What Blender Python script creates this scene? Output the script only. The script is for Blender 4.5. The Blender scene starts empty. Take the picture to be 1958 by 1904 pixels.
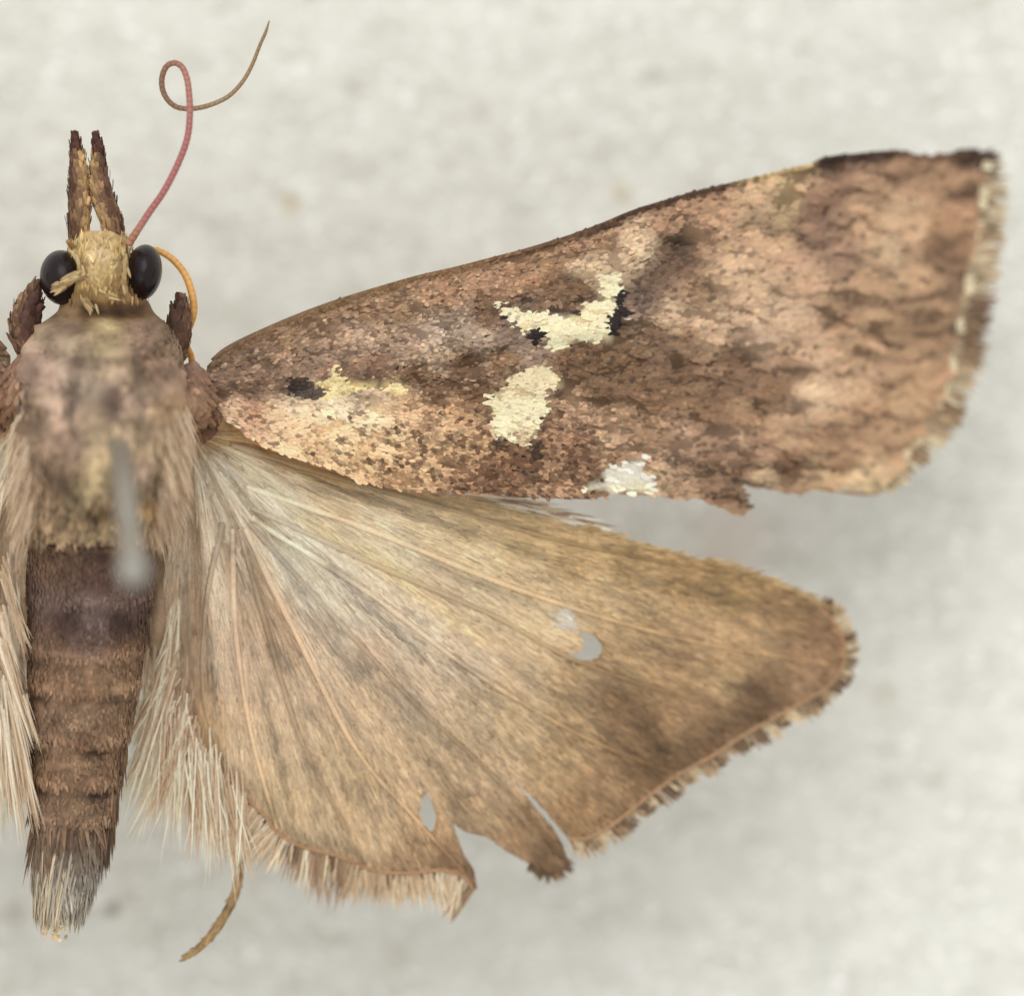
import bpy, math, random
import numpy as np
from mathutils import Vector
from mathutils.geometry import delaunay_2d_cdt

# ------------------------------------------------------------------ camera, world, lamps, exposure
# 1 unit = 1 mm.  Design coordinates (x right, y down) are tracing units: 138.5 of them to the millimetre.
sc = bpy.context.scene
sc.unit_settings.system = 'METRIC'
sc.unit_settings.scale_length = 0.001
C = sc.collection
U = 138.5            # tracing units per mm
CX, CY = 979.0, 952.0
D = 60.0             # lens to focal plane (z = 0), mm

cam_d = bpy.data.cameras.new('camera')
cam = bpy.data.objects.new('camera', cam_d)
C.objects.link(cam)
cam.location = (0, 0, D)
cam_d.sensor_width = 36.0
cam_d.lens = 36.0 * D / (1958.0 / U)
cam_d.clip_start = 1.0
cam_d.clip_end = 500.0
cam_d.dof.use_dof = True
cam_d.dof.focus_distance = D - 0.1
APERTURE = 2.9       # entrance pupil, mm
cam_d.dof.aperture_fstop = cam_d.lens * 1e-3 / APERTURE
sc.camera = cam

w = bpy.data.worlds.new('World')
sc.world = w
w.use_nodes = True
w.node_tree.nodes['Background'].inputs[0].default_value = (1.0, 0.985, 0.955, 1)
w.node_tree.nodes['Background'].inputs[1].default_value = 0.66


def area(name, loc, target, size, power, col):
    l = bpy.data.lights.new(name, 'AREA')
    l.shape = 'DISK'
    l.size = size
    l.energy = power
    l.color = col
    o = bpy.data.objects.new(name, l)
    o.location = loc
    o.rotation_euler = (Vector(target) - Vector(loc)).to_track_quat('-Z', 'Y').to_euler()
    C.objects.link(o)
    return o


area('desk_lamp', (-10, 62, 88), (0, 2, 0), 100, 47000, (1.0, 0.975, 0.93))
area('fill_light', (-45, -58, 90), (0, 0, 0), 80, 11000, (1.0, 0.97, 0.92))  # added fill, brightens the shading at lower left
sc.view_settings.view_transform = 'Standard'
sc.view_settings.look = 'None'
sc.view_settings.gamma = 1.0
sc.view_settings.exposure = 0.29
sc.cycles.use_denoising = True
sc.cycles.max_bounces = 8
sc.cycles.transparent_max_bounces = 12

R = np.random.default_rng(7)

# ------------------------------------------------------------------ small tools


def lin(c):
    c = np.asarray(c, float) / 255.0
    return np.where(c <= 0.04045, c / 12.92, ((c + 0.055) / 1.055) ** 2.4)


def vnoise(x, y, seed=0):
    """smooth value noise, about -1..1"""
    xi = np.floor(x).astype(np.int64)
    yi = np.floor(y).astype(np.int64)
    fx = x - xi
    fy = y - yi
    fx = fx * fx * (3 - 2 * fx)
    fy = fy * fy * (3 - 2 * fy)

    def h(a, b):
        n = (a * 374761393 + b * 668265263 + seed * 1274126177) & 0xFFFFFFFF
        n = ((n ^ (n >> 13)) * 1274126177) & 0xFFFFFFFF
        n = n ^ (n >> 16)
        return (n & 0xFFFF) / 32767.5 - 1.0
    a = h(xi, yi)
    b = h(xi + 1, yi)
    c = h(xi, yi + 1)
    d = h(xi + 1, yi + 1)
    return (a * (1 - fx) + b * fx) * (1 - fy) + (c * (1 - fx) + d * fx) * fy


def fbm(x, y, seed=0, n=3):
    s = 0
    a = 1.0
    for i in range(n):
        s = s + a * vnoise(x * 2 ** i, y * 2 ** i, seed + 17 * i)
        a *= 0.55
    return s / 1.6


# the body axis: the other pair of wings is the mirror image across it
AX0 = np.array([210.0, 650.0])
AXD = np.array([-45.0, 850.0])
AXD = AXD / np.linalg.norm(AXD)


def mirror_xy(x, y):
    dx, dy = x - AX0[0], y - AX0[1]
    t = dx * AXD[0] + dy * AXD[1]
    px, py = AX0[0] + t * AXD[0], AX0[1] + t * AXD[1]
    return 2 * px - x, 2 * py - y


def W(x, y, z, mir=False):
    x = np.asarray(x, float)
    y = np.asarray(y, float)
    z = np.asarray(z, float)
    if mir:
        x, y = mirror_xy(x, y)
    k = 1.0 - z / D
    return np.stack([(x - CX) / U * k, -(y - CY) / U * k, z + 0 * x], -1)


def inside(poly, x, y):
    poly = np.asarray(poly, float)
    res = np.zeros(x.shape, bool)
    n = len(poly)
    j = n - 1
    for i in range(n):
        xi, yi = poly[i]
        xj, yj = poly[j]
        if yi != yj:
            c = ((yi > y) != (yj > y)) & (x < (xj - xi) * (y - yi) / (yj - yi) + xi)
            res ^= c
        j = i
    return res


def pdist(poly, x, y, closed=True):
    """distance to a polyline"""
    poly = np.asarray(poly, float)
    best = np.full(x.shape, 1e9)
    n = len(poly)
    for i in range(n if closed else n - 1):
        a = poly[i]
        b = poly[(i + 1) % n]
        d = b - a
        L = max(d @ d, 1e-9)
        t = np.clip(((x - a[0]) * d[0] + (y - a[1]) * d[1]) / L, 0, 1)
        best = np.minimum(best, np.hypot(x - a[0] - t * d[0], y - a[1] - t * d[1]))
    return best


def idw(S, x, y, sig=38.0):
    """smooth colour field through hand-picked pigment samples (x, y, r, g, b)"""
    S = np.asarray(S, float)
    col = lin(S[:, 2:5])
    num = np.zeros(x.shape + (3,))
    den = np.zeros(x.shape)
    for i in range(len(S)):
        d2 = (x - S[i, 0]) ** 2 + (y - S[i, 1]) ** 2
        wgt = 1.0 / (d2 + sig * sig) ** 2
        num += wgt[..., None] * col[i]
        den += wgt
    return num / den[..., None]


def smooth_path(pts, n):
    """Catmull-Rom through points (any dimension), n samples, even in arc length"""
    p = np.asarray(pts, float)
    p = np.vstack([2 * p[0] - p[1], p, 2 * p[-1] - p[-2]])
    out = []
    for i in range(1, len(p) - 2):
        t = np.linspace(0, 1, 14, endpoint=False)[:, None]
        a, b, c, d = p[i - 1], p[i], p[i + 1], p[i + 2]
        out.append(0.5 * ((2 * b) + (-a + c) * t + (2 * a - 5 * b + 4 * c - d) * t ** 2 + (-a + 3 * b - 3 * c + d) * t ** 3))
    out.append(p[-2][None])
    q = np.vstack(out)
    s = np.concatenate([[0], np.cumsum(np.linalg.norm(np.diff(q[:, :2], axis=0), axis=1))])
    u = np.linspace(0, s[-1], n)
    return np.stack([np.interp(u, s, q[:, k]) for k in range(q.shape[1])], -1)


def mesh_obj(name, V, F, col, material, parent=None, smooth=True):
    """V (n,3), F list of (k) int arrays or an (m,3|4) array, col (n,3) linear pigment"""
    me = bpy.data.meshes.new(name)
    V = np.asarray(V, np.float32)
    if isinstance(F, np.ndarray):
        k = F.shape[1]
        me.vertices.add(len(V))
        me.vertices.foreach_set('co', V.ravel())
        me.loops.add(F.size)
        me.loops.foreach_set('vertex_index', F.astype(np.int32).ravel())
        me.polygons.add(len(F))
        me.polygons.foreach_set('loop_start', np.arange(0, F.size, k, dtype=np.int32))
        me.polygons.foreach_set('loop_total', np.full(len(F), k, np.int32))
        me.update(calc_edges=True)
    else:
        me.from_pydata([tuple(v) for v in V], [], [tuple(int(i) for i in f) for f in F])
    me.validate()
    if smooth:
        me.polygons.foreach_set('use_smooth', np.ones(len(me.polygons), bool))
    if col is not None:
        a = me.color_attributes.new('pigment', 'FLOAT_COLOR', 'POINT')
        rgba = np.ones((len(V), 4), np.float32)
        rgba[:, :3] = np.clip(col, 0.002, 0.95)
        a.data.foreach_set('color', rgba.ravel())
    me.materials.append(material)
    o = bpy.data.objects.new(name, me)
    C.objects.link(o)
    if parent is not None:
        o.parent = parent
    return o


PROFILES = {
    'scale': ((0, .30), (.3, .85), (.68, 1.0), (1.0, .72)),          # broad wing scale, blunt ragged end
    'hair': ((0, .8), (.3, 1.0), (.7, .75), (1.0, .08)),             # long hair scale, pointed
    'wide': ((0, .35), (.35, .8), (.75, 1.0), (1.0, .55)),           # fringe scale, paddle ended
}


def blades(P0, dr, nr, L, Wd, col, bend=0.0, lift=0.0, profile='scale', col_tip=None, ridge=0.25, jag=True):
    """many small curved blades in one vertex array: returns V, F, colours"""
    prof = np.array(PROFILES[profile])
    n = len(P0)
    dr = dr / np.linalg.norm(dr, axis=1, keepdims=True)
    side = np.cross(nr, dr)
    side /= np.maximum(np.linalg.norm(side, axis=1, keepdims=True), 1e-9)
    nn = np.cross(dr, side)
    L = np.broadcast_to(L, (n,))[:, None]
    Wd = np.broadcast_to(Wd, (n,))[:, None]
    bend = np.broadcast_to(bend, (n,))[:, None]
    lift = np.broadcast_to(lift, (n,))[:, None]
    rows = []
    cols = []
    ct = col if col_tip is None else col_tip
    for t, wv in prof:
        c = P0 + dr * (L * t) + nn * (L * (lift * t + bend * t * t))
        tip = np.zeros((n, 1))
        if jag and t == 1.0 and profile != 'hair':
            tip = R.uniform(-.12, .12, (n, 1)) * L
        hw = Wd * wv * 0.5
        rows += [c - side * hw + dr * tip, c + nn * (Wd * ridge * wv) * 0.5, c + side * hw - dr * tip * .7]
        cc = col * (1 - t) + ct * t
        cols += [cc, cc, cc]
    m = len(prof)
    V = np.stack(rows, 1)
    K = np.stack(cols, 1)
    f = []
    for i in range(m - 1):
        for j in range(2):
            a = i * 3 + j
            f.append((a, a + 1, a + 4, a + 3))
    f = np.array(f)
    F = (f[None] + (np.arange(n) * m * 3)[:, None, None]).reshape(-1, 4)
    return V.reshape(-1, 3), F, K.reshape(-1, 3)


def merge(parts):
    V, F, K = [], [], []
    o = 0
    for v, f, k in parts:
        V.append(v)
        F.append(f + o)
        K.append(k)
        o += len(v)
    return np.vstack(V), np.vstack(F), np.vstack(K)


def tube(P, rad, colf, seg=14, flat=1.0, cap=True):
    """closed tube along world points P with radii rad (mm); colf (n,3)"""
    P = np.asarray(P, float)
    n = len(P)
    T = np.gradient(P, axis=0)
    T /= np.maximum(np.linalg.norm(T, axis=1, keepdims=True), 1e-9)
    up = np.tile(np.array([0, 0, 1.0]), (n, 1))
    flip = np.abs(T[:, 2]) > .95
    up[flip] = (0, 1, 0)
    S = np.cross(T, up)
    S /= np.linalg.norm(S, axis=1, keepdims=True)
    N = np.cross(S, T)
    th = np.linspace(0, 2 * np.pi, seg, endpoint=False)
    rad = np.broadcast_to(rad, (n,))
    V = P[:, None] + rad[:, None, None] * (np.cos(th)[None, :, None] * S[:, None] + flat * np.sin(th)[None, :, None] * N[:, None])
    K = np.repeat(np.asarray(colf)[:, None], seg, 1)
    V = V.reshape(-1, 3)
    K = K.reshape(-1, 3)
    F = []
    i = np.arange(n - 1)[:, None] * seg
    j = np.arange(seg)[None]
    F = np.stack([i + j, i + (j + 1) % seg, i + seg + (j + 1) % seg, i + seg + j], -1).reshape(-1, 4)
    if cap:
        V = np.vstack([V, P[0], P[-1]])
        K = np.vstack([K, K[0], K[-1]])
        b = n * seg
        e0 = np.stack([j[0], np.full(seg, b), np.full(seg, b), (j[0] + 1) % seg], -1)
        FF = [tuple(q) for q in F] + [(int((k + 1) % seg), int(k), b) for k in range(seg)] + \
             [((n - 1) * seg + int(k), (n - 1) * seg + int((k + 1) % seg), b + 1) for k in range(seg)]
        return V, FF, K
    return V, F, K


# ------------------------------------------------------------------ materials


def pigment_mat(name, rough=0.6, translucent=0.0, spec=0.3, grain=0.18, grain_scale=14.0, bump=0.25, sheen=0.0):
    m = bpy.data.materials.new(name)
    m.use_nodes = True
    nt = m.node_tree
    N = nt.nodes
    Lk = nt.links
    b = N['Principled BSDF']
    at = N.new('ShaderNodeAttribute')
    at.attribute_name = 'pigment'
    tc = N.new('ShaderNodeTexCoord')
    no = N.new('ShaderNodeTexNoise')
    no.inputs['Scale'].default_value = grain_scale
    no.inputs['Detail'].default_value = 4
    Lk.new(tc.outputs['Object'], no.inputs['Vector'])
    mr = N.new('ShaderNodeMapRange')
    mr.inputs[1].default_value = 0.25
    mr.inputs[2].default_value = 0.75
    mr.inputs[3].default_value = 1 - grain
    mr.inputs[4].default_value = 1 + grain
    Lk.new(no.outputs[0], mr.inputs[0])
    mul = N.new('ShaderNodeVectorMath')
    mul.operation = 'SCALE'
    Lk.new(at.outputs['Color'], mul.inputs[0])
    Lk.new(mr.outputs[0], mul.inputs['Scale'])
    Lk.new(mul.outputs[0], b.inputs['Base Color'])
    b.inputs['Roughness'].default_value = rough
    b.inputs['Specular IOR Level'].default_value = spec
    if sheen:
        b.inputs['Sheen Weight'].default_value = sheen
        b.inputs['Sheen Roughness'].default_value = .4
    if bump:
        bp = N.new('ShaderNodeBump')
        bp.inputs['Strength'].default_value = bump
        bp.inputs['Distance'].default_value = 0.02
        Lk.new(no.outputs[0], bp.inputs['Height'])
        Lk.new(bp.outputs[0], b.inputs['Normal'])
    if translucent:
        tr = N.new('ShaderNodeBsdfTranslucent')
        Lk.new(mul.outputs[0], tr.inputs['Color'])
        mx = N.new('ShaderNodeMixShader')
        mx.inputs[0].default_value = translucent
        Lk.new(b.outputs[0], mx.inputs[1])
        Lk.new(tr.outputs[0], mx.inputs[2])
        Lk.new(mx.outputs[0], N['Material Output'].inputs[0])
    return m


M_SCALE = pigment_mat('wing_scale', .55, .18, .35, .12, 30, 0)
M_MEMB = pigment_mat('wing_membrane', .6, .5, .3, .18, 22, .3)
M_HAIR = pigment_mat('hair_scale', .42, .25, .5, .12, 25, 0)
M_BODY = pigment_mat('scaly_cuticle', .7, 0, .25, .25, 9, .5)
M_CUT = pigment_mat('bare_cuticle', .35, .0, .5, .12, 20, .2)

m = bpy.data.materials.new('compound_eye')
m.use_nodes = True
nt = m.node_tree
b = nt.nodes['Principled BSDF']
tc = nt.nodes.new('ShaderNodeTexCoord')
vo = nt.nodes.new('ShaderNodeTexVoronoi')
vo.inputs['Scale'].default_value = 30
nt.links.new(tc.outputs['Object'], vo.inputs['Vector'])
no = nt.nodes.new('ShaderNodeTexNoise')
no.inputs['Scale'].default_value = 2.2
nt.links.new(tc.outputs['Object'], no.inputs['Vector'])
cr = nt.nodes.new('ShaderNodeValToRGB')
cr.color_ramp.elements[0].color = (.006, .004, .004, 1)
cr.color_ramp.elements[1].color = (.022, .010, .013, 1)
nt.links.new(no.outputs[0], cr.inputs[0])
nt.links.new(cr.outputs[0], b.inputs['Base Color'])
bp = nt.nodes.new('ShaderNodeBump')
bp.inputs['Strength'].default_value = .25
bp.inputs['Distance'].default_value = .01
bp.invert = True
nt.links.new(vo.outputs['Distance'], bp.inputs['Height'])
nt.links.new(bp.outputs[0], b.inputs['Normal'])
b.inputs['Roughness'].default_value = .26
b.inputs['Specular IOR Level'].default_value = .25
M_EYE = m

m = bpy.data.materials.new('pin_metal')
m.use_nodes = True
nt = m.node_tree
b = nt.nodes['Principled BSDF']
no = nt.nodes.new('ShaderNodeTexNoise')
no.inputs['Scale'].default_value = 6
cr = nt.nodes.new('ShaderNodeValToRGB')
cr.color_ramp.elements[0].color = (.30, .285, .25, 1)
cr.color_ramp.elements[1].color = (.43, .42, .38, 1)
nt.links.new(no.outputs[0], cr.inputs[0])
nt.links.new(cr.outputs[0], b.inputs['Base Color'])
b.inputs['Metallic'].default_value = .7
b.inputs['Roughness'].default_value = .28
M_PIN = m

# ------------------------------------------------------------------ backing board
BZ = -6.0


def board_mat():
    m = bpy.data.materials.new('white_foam_board')
    m.use_nodes = True
    nt = m.node_tree
    N = nt.nodes
    Lk = nt.links
    b = N['Principled BSDF']
    tc = N.new('ShaderNodeTexCoord')

    def noise(scale, det, rough=.5, stretch=None):
        n = N.new('ShaderNodeTexNoise')
        n.inputs['Scale'].default_value = scale
        n.inputs['Detail'].default_value = det
        n.inputs['Roughness'].default_value = rough
        if stretch:
            mp = N.new('ShaderNodeMapping')
            mp.inputs['Scale'].default_value = stretch
            mp.inputs['Rotation'].default_value = (0, 0, math.radians(12))
            Lk.new(tc.outputs['Object'], mp.inputs[0])
            Lk.new(mp.outputs[0], n.inputs[0])
        else:
            Lk.new(tc.outputs['Object'], n.inputs[0])
        return n.outputs[0]

    def ramp(src, stops):
        r = N.new('ShaderNodeValToRGB')
        e = r.color_ramp.elements
        while len(e) < len(stops):
            e.new(.5)
        for k, (p, c) in enumerate(stops):
            e[k].position = p
            e[k].color = (*c, 1)
        Lk.new(src, r.inputs[0])
        return r.outputs[0]

    def mix(fac, a, bcol, mode='MIX'):
        x = N.new('ShaderNodeMix')
        x.data_type = 'RGBA'
        x.blend_type = mode
        for sock, v in ((x.inputs[0], fac), (x.inputs[6], a), (x.inputs[7], bcol)):
            if isinstance(v, (int, float)):
                sock.default_value = v
            elif isinstance(v, tuple):
                sock.default_value = v
            else:
                Lk.new(v, sock)
        return x.outputs[2]
    base = ramp(noise(1.4, 5, .6, (.8, 1.15, 1)), [(.3, (.64, .645, .585)), (.52, (.745, .75, .69)), (.72, (.79, .795, .745))])
    speck = ramp(noise(6.5, 3, .6, (.8, 1.15, 1)), [(.57, (0, 0, 0)), (.64, (1, 1, 1))])
    c = mix(speck, base, (1.0, 1.0, .985, 1))
    pit = ramp(noise(2.3, 3, .55, (.7, 1.3, 1)), [(.30, (1, 1, 1)), (.40, (0, 0, 0))])
    c = mix(pit, c, (.57, .57, .50, 1))
    # small stains and a painted moth shadow, placed on the board (mm)
    for x, y, r, col, st in STAINS_SHADE:
        vm = N.new('ShaderNodeVectorMath')
        vm.operation = 'DISTANCE'
        Lk.new(tc.outputs['Object'], vm.inputs[0])
        vm.inputs[1].default_value = (x, y, 0)
        mr = N.new('ShaderNodeMapRange')
        mr.interpolation_type = 'SMOOTHSTEP'
        mr.inputs[1].default_value = r
        mr.inputs[2].default_value = r * .2
        mr.inputs[3].default_value = 0
        mr.inputs[4].default_value = st
        Lk.new(vm.outputs['Value'], mr.inputs[0])
        c = mix(mr.outputs[0], c, (*col, 1))
    Lk.new(c, b.inputs['Base Color'])
    b.inputs['Roughness'].default_value = .85
    b.inputs['Specular IOR Level'].default_value = .2
    bp = N.new('ShaderNodeBump')
    bp.inputs['Strength'].default_value = .6
    bp.inputs['Distance'].default_value = .1
    Lk.new(noise(3.1, 4, .55, (.75, 1.2, 1)), bp.inputs['Height'])
    Lk.new(bp.outputs[0], b.inputs['Normal'])
    return m


def bxy(x, y):
    k = 1 - BZ / D
    return (x - CX) / U * k, -(y - CY) / U * k


STAINS_SHADE = []
for x, y, r, col, st in ((555, 388, .20, (.62, .50, .30), .75), (1185, 368, .24, (.60, .52, .36), .6), (1195, 378, .16, (.45, .40, .26), .5),
                         (215, 1735, .17, (.22, .19, .10), .85), (250, 1715, .2, (.45, .40, .30), .5), (30, 1745, .26, (.40, .36, .26), .5),
                         (920, 215, .22, (.48, .46, .38), .5), (1690, 1330, .3, (.55, .52, .42), .4), (1400, 1045, .9, (.70, .56, .50), .35),  # last one: the moth's faint pinkish shadow, put into the board colour
                         (1640, 1700, .22, (.5, .48, .42), .4), (760, 1830, .3, (.55, .52, .45), .4), (1350, 130, .25, (.55, .54, .46), .4),
                         (660, 300, .2, (.52, .50, .40), .4), (1800, 1480, .25, (.52, .50, .44), .4)):
    STAINS_SHADE.append((*bxy(x, y), r, col, st))

n = 320
g = np.linspace(-34, 34, n)
gx, gy = np.meshgrid(g, g)
gz = 0.05 * fbm(gx * 1.1, gy * 1.4, 5) + 0.05 * vnoise(gx * 3.3, gy * 3.9, 9)
V = np.stack([gx, gy, gz], -1).reshape(-1, 3)
i = np.arange(n - 1)[:, None] * n
j = np.arange(n - 1)[None]
F = np.stack([i + j, i + j + 1, i + n + j + 1, i + n + j], -1).reshape(-1, 4)
board = mesh_obj('backing_board', V, F, None, board_mat())
board.location = (0, 0, BZ)
board['kind'] = 'structure'

# ------------------------------------------------------------------ the moth
moth = bpy.data.objects.new('moth', None)
moth.empty_display_size = .5
C.objects.link(moth)
moth.location = (0, 0, 0)
moth['label'] = 'brown moth with spread wings, cream spots and black eyes, pinned above a white board'
moth['category'] = 'moth'

# ---- body: head, thorax and abdomen, one lofted skin
ST = np.array([  # y, x centre, half width (tracing units), z centre, half height (mm)
    (442, 191, 26, 0, .16), (450, 191, 52, 0, .36), (480, 191, 60, .0, .5), (530, 193, 60, .0, .54), (562, 198, 74, .0, .52),
    (584, 202, 90, -.02, .50), (600, 203, 98, -.02, .52), (614, 200, 114, -.02, .62), (640, 198, 138, .15, 1.05), (690, 197, 150, .4, 1.5), (760, 197, 160, .55, 1.8),
    (830, 193, 162, .6, 1.9), (900, 188, 152, .6, 1.8), (960, 184, 140, .45, 1.5), (1010, 181, 130, .25, 1.15), (1050, 178, 120, .1, .9),
    (1150, 171, 114, .0, .78), (1250, 164, 106, .0, .74), (1350, 157, 97, -.02, .7), (1450, 150, 84, -.05, .62), (1550, 142, 75, -.08, .55),
    (1620, 131, 66, -.1, .46), (1680, 120, 54, -.1, .38), (1730, 112, 40, -.1, .26), (1758, 108, 8, -.1, .06)], float)


def body_at(y, off=0.0):
    # smooth interpolation of the stations
    f = [np.interp(y, ST[:, 0], ST[:, k]) for k in (1, 2, 3, 4)]
    return f


YB = np.linspace(442, 1758, 330)
SB = np.stack(body_at(YB), -1)
ker = np.hanning(17)
ker /= ker.sum()
pad = np.vstack([np.repeat(SB[:1], 8, 0), SB, np.repeat(SB[-1:], 8, 0)])
SB = np.stack([np.convolve(pad[:, k], ker, 'valid') for k in range(4)], -1)


def body_pt(y, th, off=0.0):
    """world point and outward normal on the body skin; th 0 = right flank, pi/2 = top"""
    xc, hw, zc, hz = [np.interp(y, YB, SB[:, k]) for k in range(4)]
    c, s = np.cos(th), np.sin(th)
    x = xc + (hw + off * U) * c
    z = zc + (hz + off) * s
    P = W(x, y, z)
    nx, nz = c / np.maximum(hw / U, .05), s / np.maximum(hz, .05)
    nrm = np.stack([nx, 0 * nx, nz], -1)
    nrm /= np.linalg.norm(nrm, axis=-1, keepdims=True)
    return P, nrm, x


JOINTS = np.array([1038, 1149, 1250, 1318, 1415, 1497, 1570, 1640])
GROOVES = [[(95, 672), (150, 690), (200, 694), (250, 688), (305, 668)], [(140, 700), (135, 790), (150, 870), (175, 935)], [(262, 700), (268, 790), (250, 870), (215, 935)], [(60, 860), (110, 900), (150, 950)],
           [(335, 820), (300, 900), (235, 965)], [(150, 960), (190, 972), (235, 960)]]
BODY_S = [(190, 460, 190, 165, 120), (190, 490, 205, 185, 150), (150, 480, 200, 180, 125), (235, 480, 190, 165, 110), (190, 530, 190, 165, 110),
          (150, 540, 205, 180, 115), (160, 560, 125, 95, 55), (235, 550, 150, 120, 75), (200, 562, 200, 170, 110), (190, 594, 76, 46, 28), (160, 600, 88, 58, 38), (225, 596, 76, 46, 28), (262, 598, 86, 58, 40), (150, 572, 165, 138, 95), (260, 572, 165, 135, 90), (205, 575, 120, 88, 52), (170, 515, 200, 178, 130), (215, 515, 196, 172, 122), (225, 545, 135, 104, 64),
          (140, 590, 150, 125, 95), (250, 585, 120, 92, 65), (200, 618, 185, 158, 115), (130, 630, 115, 88, 75), (270, 630, 115, 88, 75),
          (205, 660, 165, 138, 105), (140, 660, 150, 125, 105), (260, 660, 125, 98, 82), (80, 700, 150, 118, 105), (120, 700, 168, 138, 122),
          (200, 700, 148, 122, 102), (290, 690, 130, 100, 82), (330, 720, 145, 112, 95), (170, 740, 158, 132, 118), (215, 765, 108, 84, 74),
          (110, 780, 150, 120, 105), (260, 760, 155, 125, 108), (320, 780, 130, 100, 75), (60, 800, 135, 105, 85), (190, 820, 155, 128, 102),
          (130, 840, 155, 122, 105), (280, 830, 160, 130, 105), (340, 850, 165, 138, 112), (60, 880, 130, 102, 82), (200, 880, 150, 125, 92),
          (120, 900, 118, 90, 70), (270, 890, 150, 122, 105), (318, 900, 140, 106, 76), (170, 920, 172, 145, 108), (230, 930, 150, 125, 100),
          (190, 965, 110, 82, 55), (110, 980, 145, 115, 88), (280, 970, 158, 122, 82), (190, 1005, 155, 128, 95), (110, 1020, 150, 120, 90),
          (270, 1020, 165, 130, 100), (190, 1055, 92, 66, 54), (110, 1060, 118, 88, 66), (260, 1060, 118, 88, 66), (180, 1110, 92, 64, 54),
          (120, 1100, 108, 80, 62), (180, 1150, 125, 100, 92), (110, 1145, 120, 95, 85), (240, 1148, 115, 90, 80), (130, 1190, 74, 52, 45),
          (230, 1190, 66, 45, 40), (180, 1185, 132, 108, 100), (170, 1230, 108, 84, 72), (240, 1240, 112, 84, 62), (100, 1240, 110, 84, 64),
          (160, 1285, 138, 108, 80), (100, 1290, 122, 92, 68), (230, 1290, 128, 100, 74), (160, 1318, 105, 78, 55), (160, 1370, 138, 110, 84),
          (100, 1380, 118, 92, 70), (220, 1370, 120, 94, 70), (160, 1425, 92, 66, 48), (150, 1460, 138, 108, 80), (100, 1470, 120, 92, 68),
          (200, 1460, 118, 90, 66), (150, 1505, 98, 74, 54), (145, 1545, 134, 106, 78), (190, 1540, 112, 86, 66), (100, 1550, 116, 90, 70),
          (140, 1580, 90, 68, 50), (140, 1620, 112, 98, 84), (100, 1620, 112, 90, 70), (120, 1665, 140, 136, 128), (160, 1660, 125, 118, 108),
          (100, 1700, 170, 155, 130), (130, 1710, 150, 146, 138), (110, 1750, 190, 165, 125)]


def body_col(x, y, seed=0, amp=.28):
    c = idw(BODY_S, x, y, 14) ** .92 * np.where((y > 1035)[..., None], np.array((.96, .94, .92)), np.where((y > 608)[..., None], 1.24, .92) * np.where((y > 608)[..., None], np.array((.97, 1.02, .92)), np.array((1.04, .96, .84))))
    m_ = c.mean(-1, keepdims=True)
    c = m_ + (c - m_) * np.where((y > 610) & (y < 1035), .86, .93)[..., None]
    c = c * (1 - .26 * np.clip((y - 1035) / 15, 0, 1) * np.clip((1255 - y) / 30, 0, 1))[..., None]
    thorax = np.clip((y - 610) / 20, 0, 1) * np.clip((1045 - y) / 20, 0, 1)
    k = 1 + amp * fbm(x / 26, y / 30, 31) + .12 * vnoise(x / 9, y / 11, 57 + seed) + thorax * (.38 * vnoise(x / 30, y / 34, 91) + 1.0 * np.clip(vnoise(x / 22, y / 24, 93) - .4, 0, 1))
    c = c * np.clip(k, .35, 1.8)[..., None]
    # grooves between the plates of the thorax
    for gv in GROOVES:
        e = np.exp(-(pdist(gv, x, y, False) / 11) ** 2)[..., None]
        c = c * (1 - .36 * e)
    e = np.exp(-(pdist([(163, 586), (195, 598), (235, 598), (268, 588)], x, y, False) / 13) ** 2)[..., None]
    c = c * (1 - .66 * e)
    # pale hind rims and dark membrane of the abdomen joints
    xc, hw = np.interp(y, YB, SB[:, 0]), np.interp(y, YB, SB[:, 1])
    sag = 16 * np.sqrt(np.clip(1 - ((x - xc) / np.maximum(hw, 20)) ** 2, 0, 1))
    yj = y - sag
    for kj, J in enumerate(JOINTS[:-1]):
        dk = np.exp(-((yj - J - 9 - 5 * vnoise(x / 30, 0 * x + kj * 3.3, 97)) / 8) ** 2) * (.78 if kj > 1 else .3) * np.clip(.55 + .9 * vnoise(x / 36, 0 * x + kj * 7.1, 96), .1, 1)
        lt = np.exp(-((yj - J + 14) / 11) ** 2) * (.55 if kj > 1 else .12)
        c = c * (1 - dk + lt)[..., None]
    return c


seg = 72
th = np.linspace(0, 2 * np.pi, seg, endpoint=False)
yy, tt = np.meshgrid(YB, th, indexing='ij')
_, _, xx = body_pt(yy, tt)
rel = np.where(yy < 620, .02, np.where(yy < 1030, .07, .03))
# abdomen segments pinch in at their joints
dj = np.min(np.abs(yy[..., None] - 16 * np.sin(tt)[..., None] - JOINTS), -1)
pinch = np.where(yy > 1020, -.05 * np.exp(-(dj / 12) ** 2), 0)
neck = -.04 * np.exp(-((yy - 593) / 14) ** 2)
groove = 0
for gv in GROOVES:
    groove = groove - .06 * np.exp(-(pdist(gv, xx, yy, False) / 15) ** 2) * (np.sin(tt) > 0)
off = rel * (1.5 * fbm(xx / 38, yy / 42, 3) + 1.3 * vnoise(xx / 21, yy / 24, 14)) + pinch + neck + groove
Pb, Nb, xx = body_pt(yy, tt, off)
V = Pb.reshape(-1, 3)
K = body_col(xx, yy).reshape(-1, 3)
n = len(YB)
i = np.arange(n - 1)[:, None] * seg
j = np.arange(seg)[None]
F = np.stack([i + j, i + seg + j, i + seg + (j + 1) % seg, i + (j + 1) % seg], -1).reshape(-1, 4)
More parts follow.
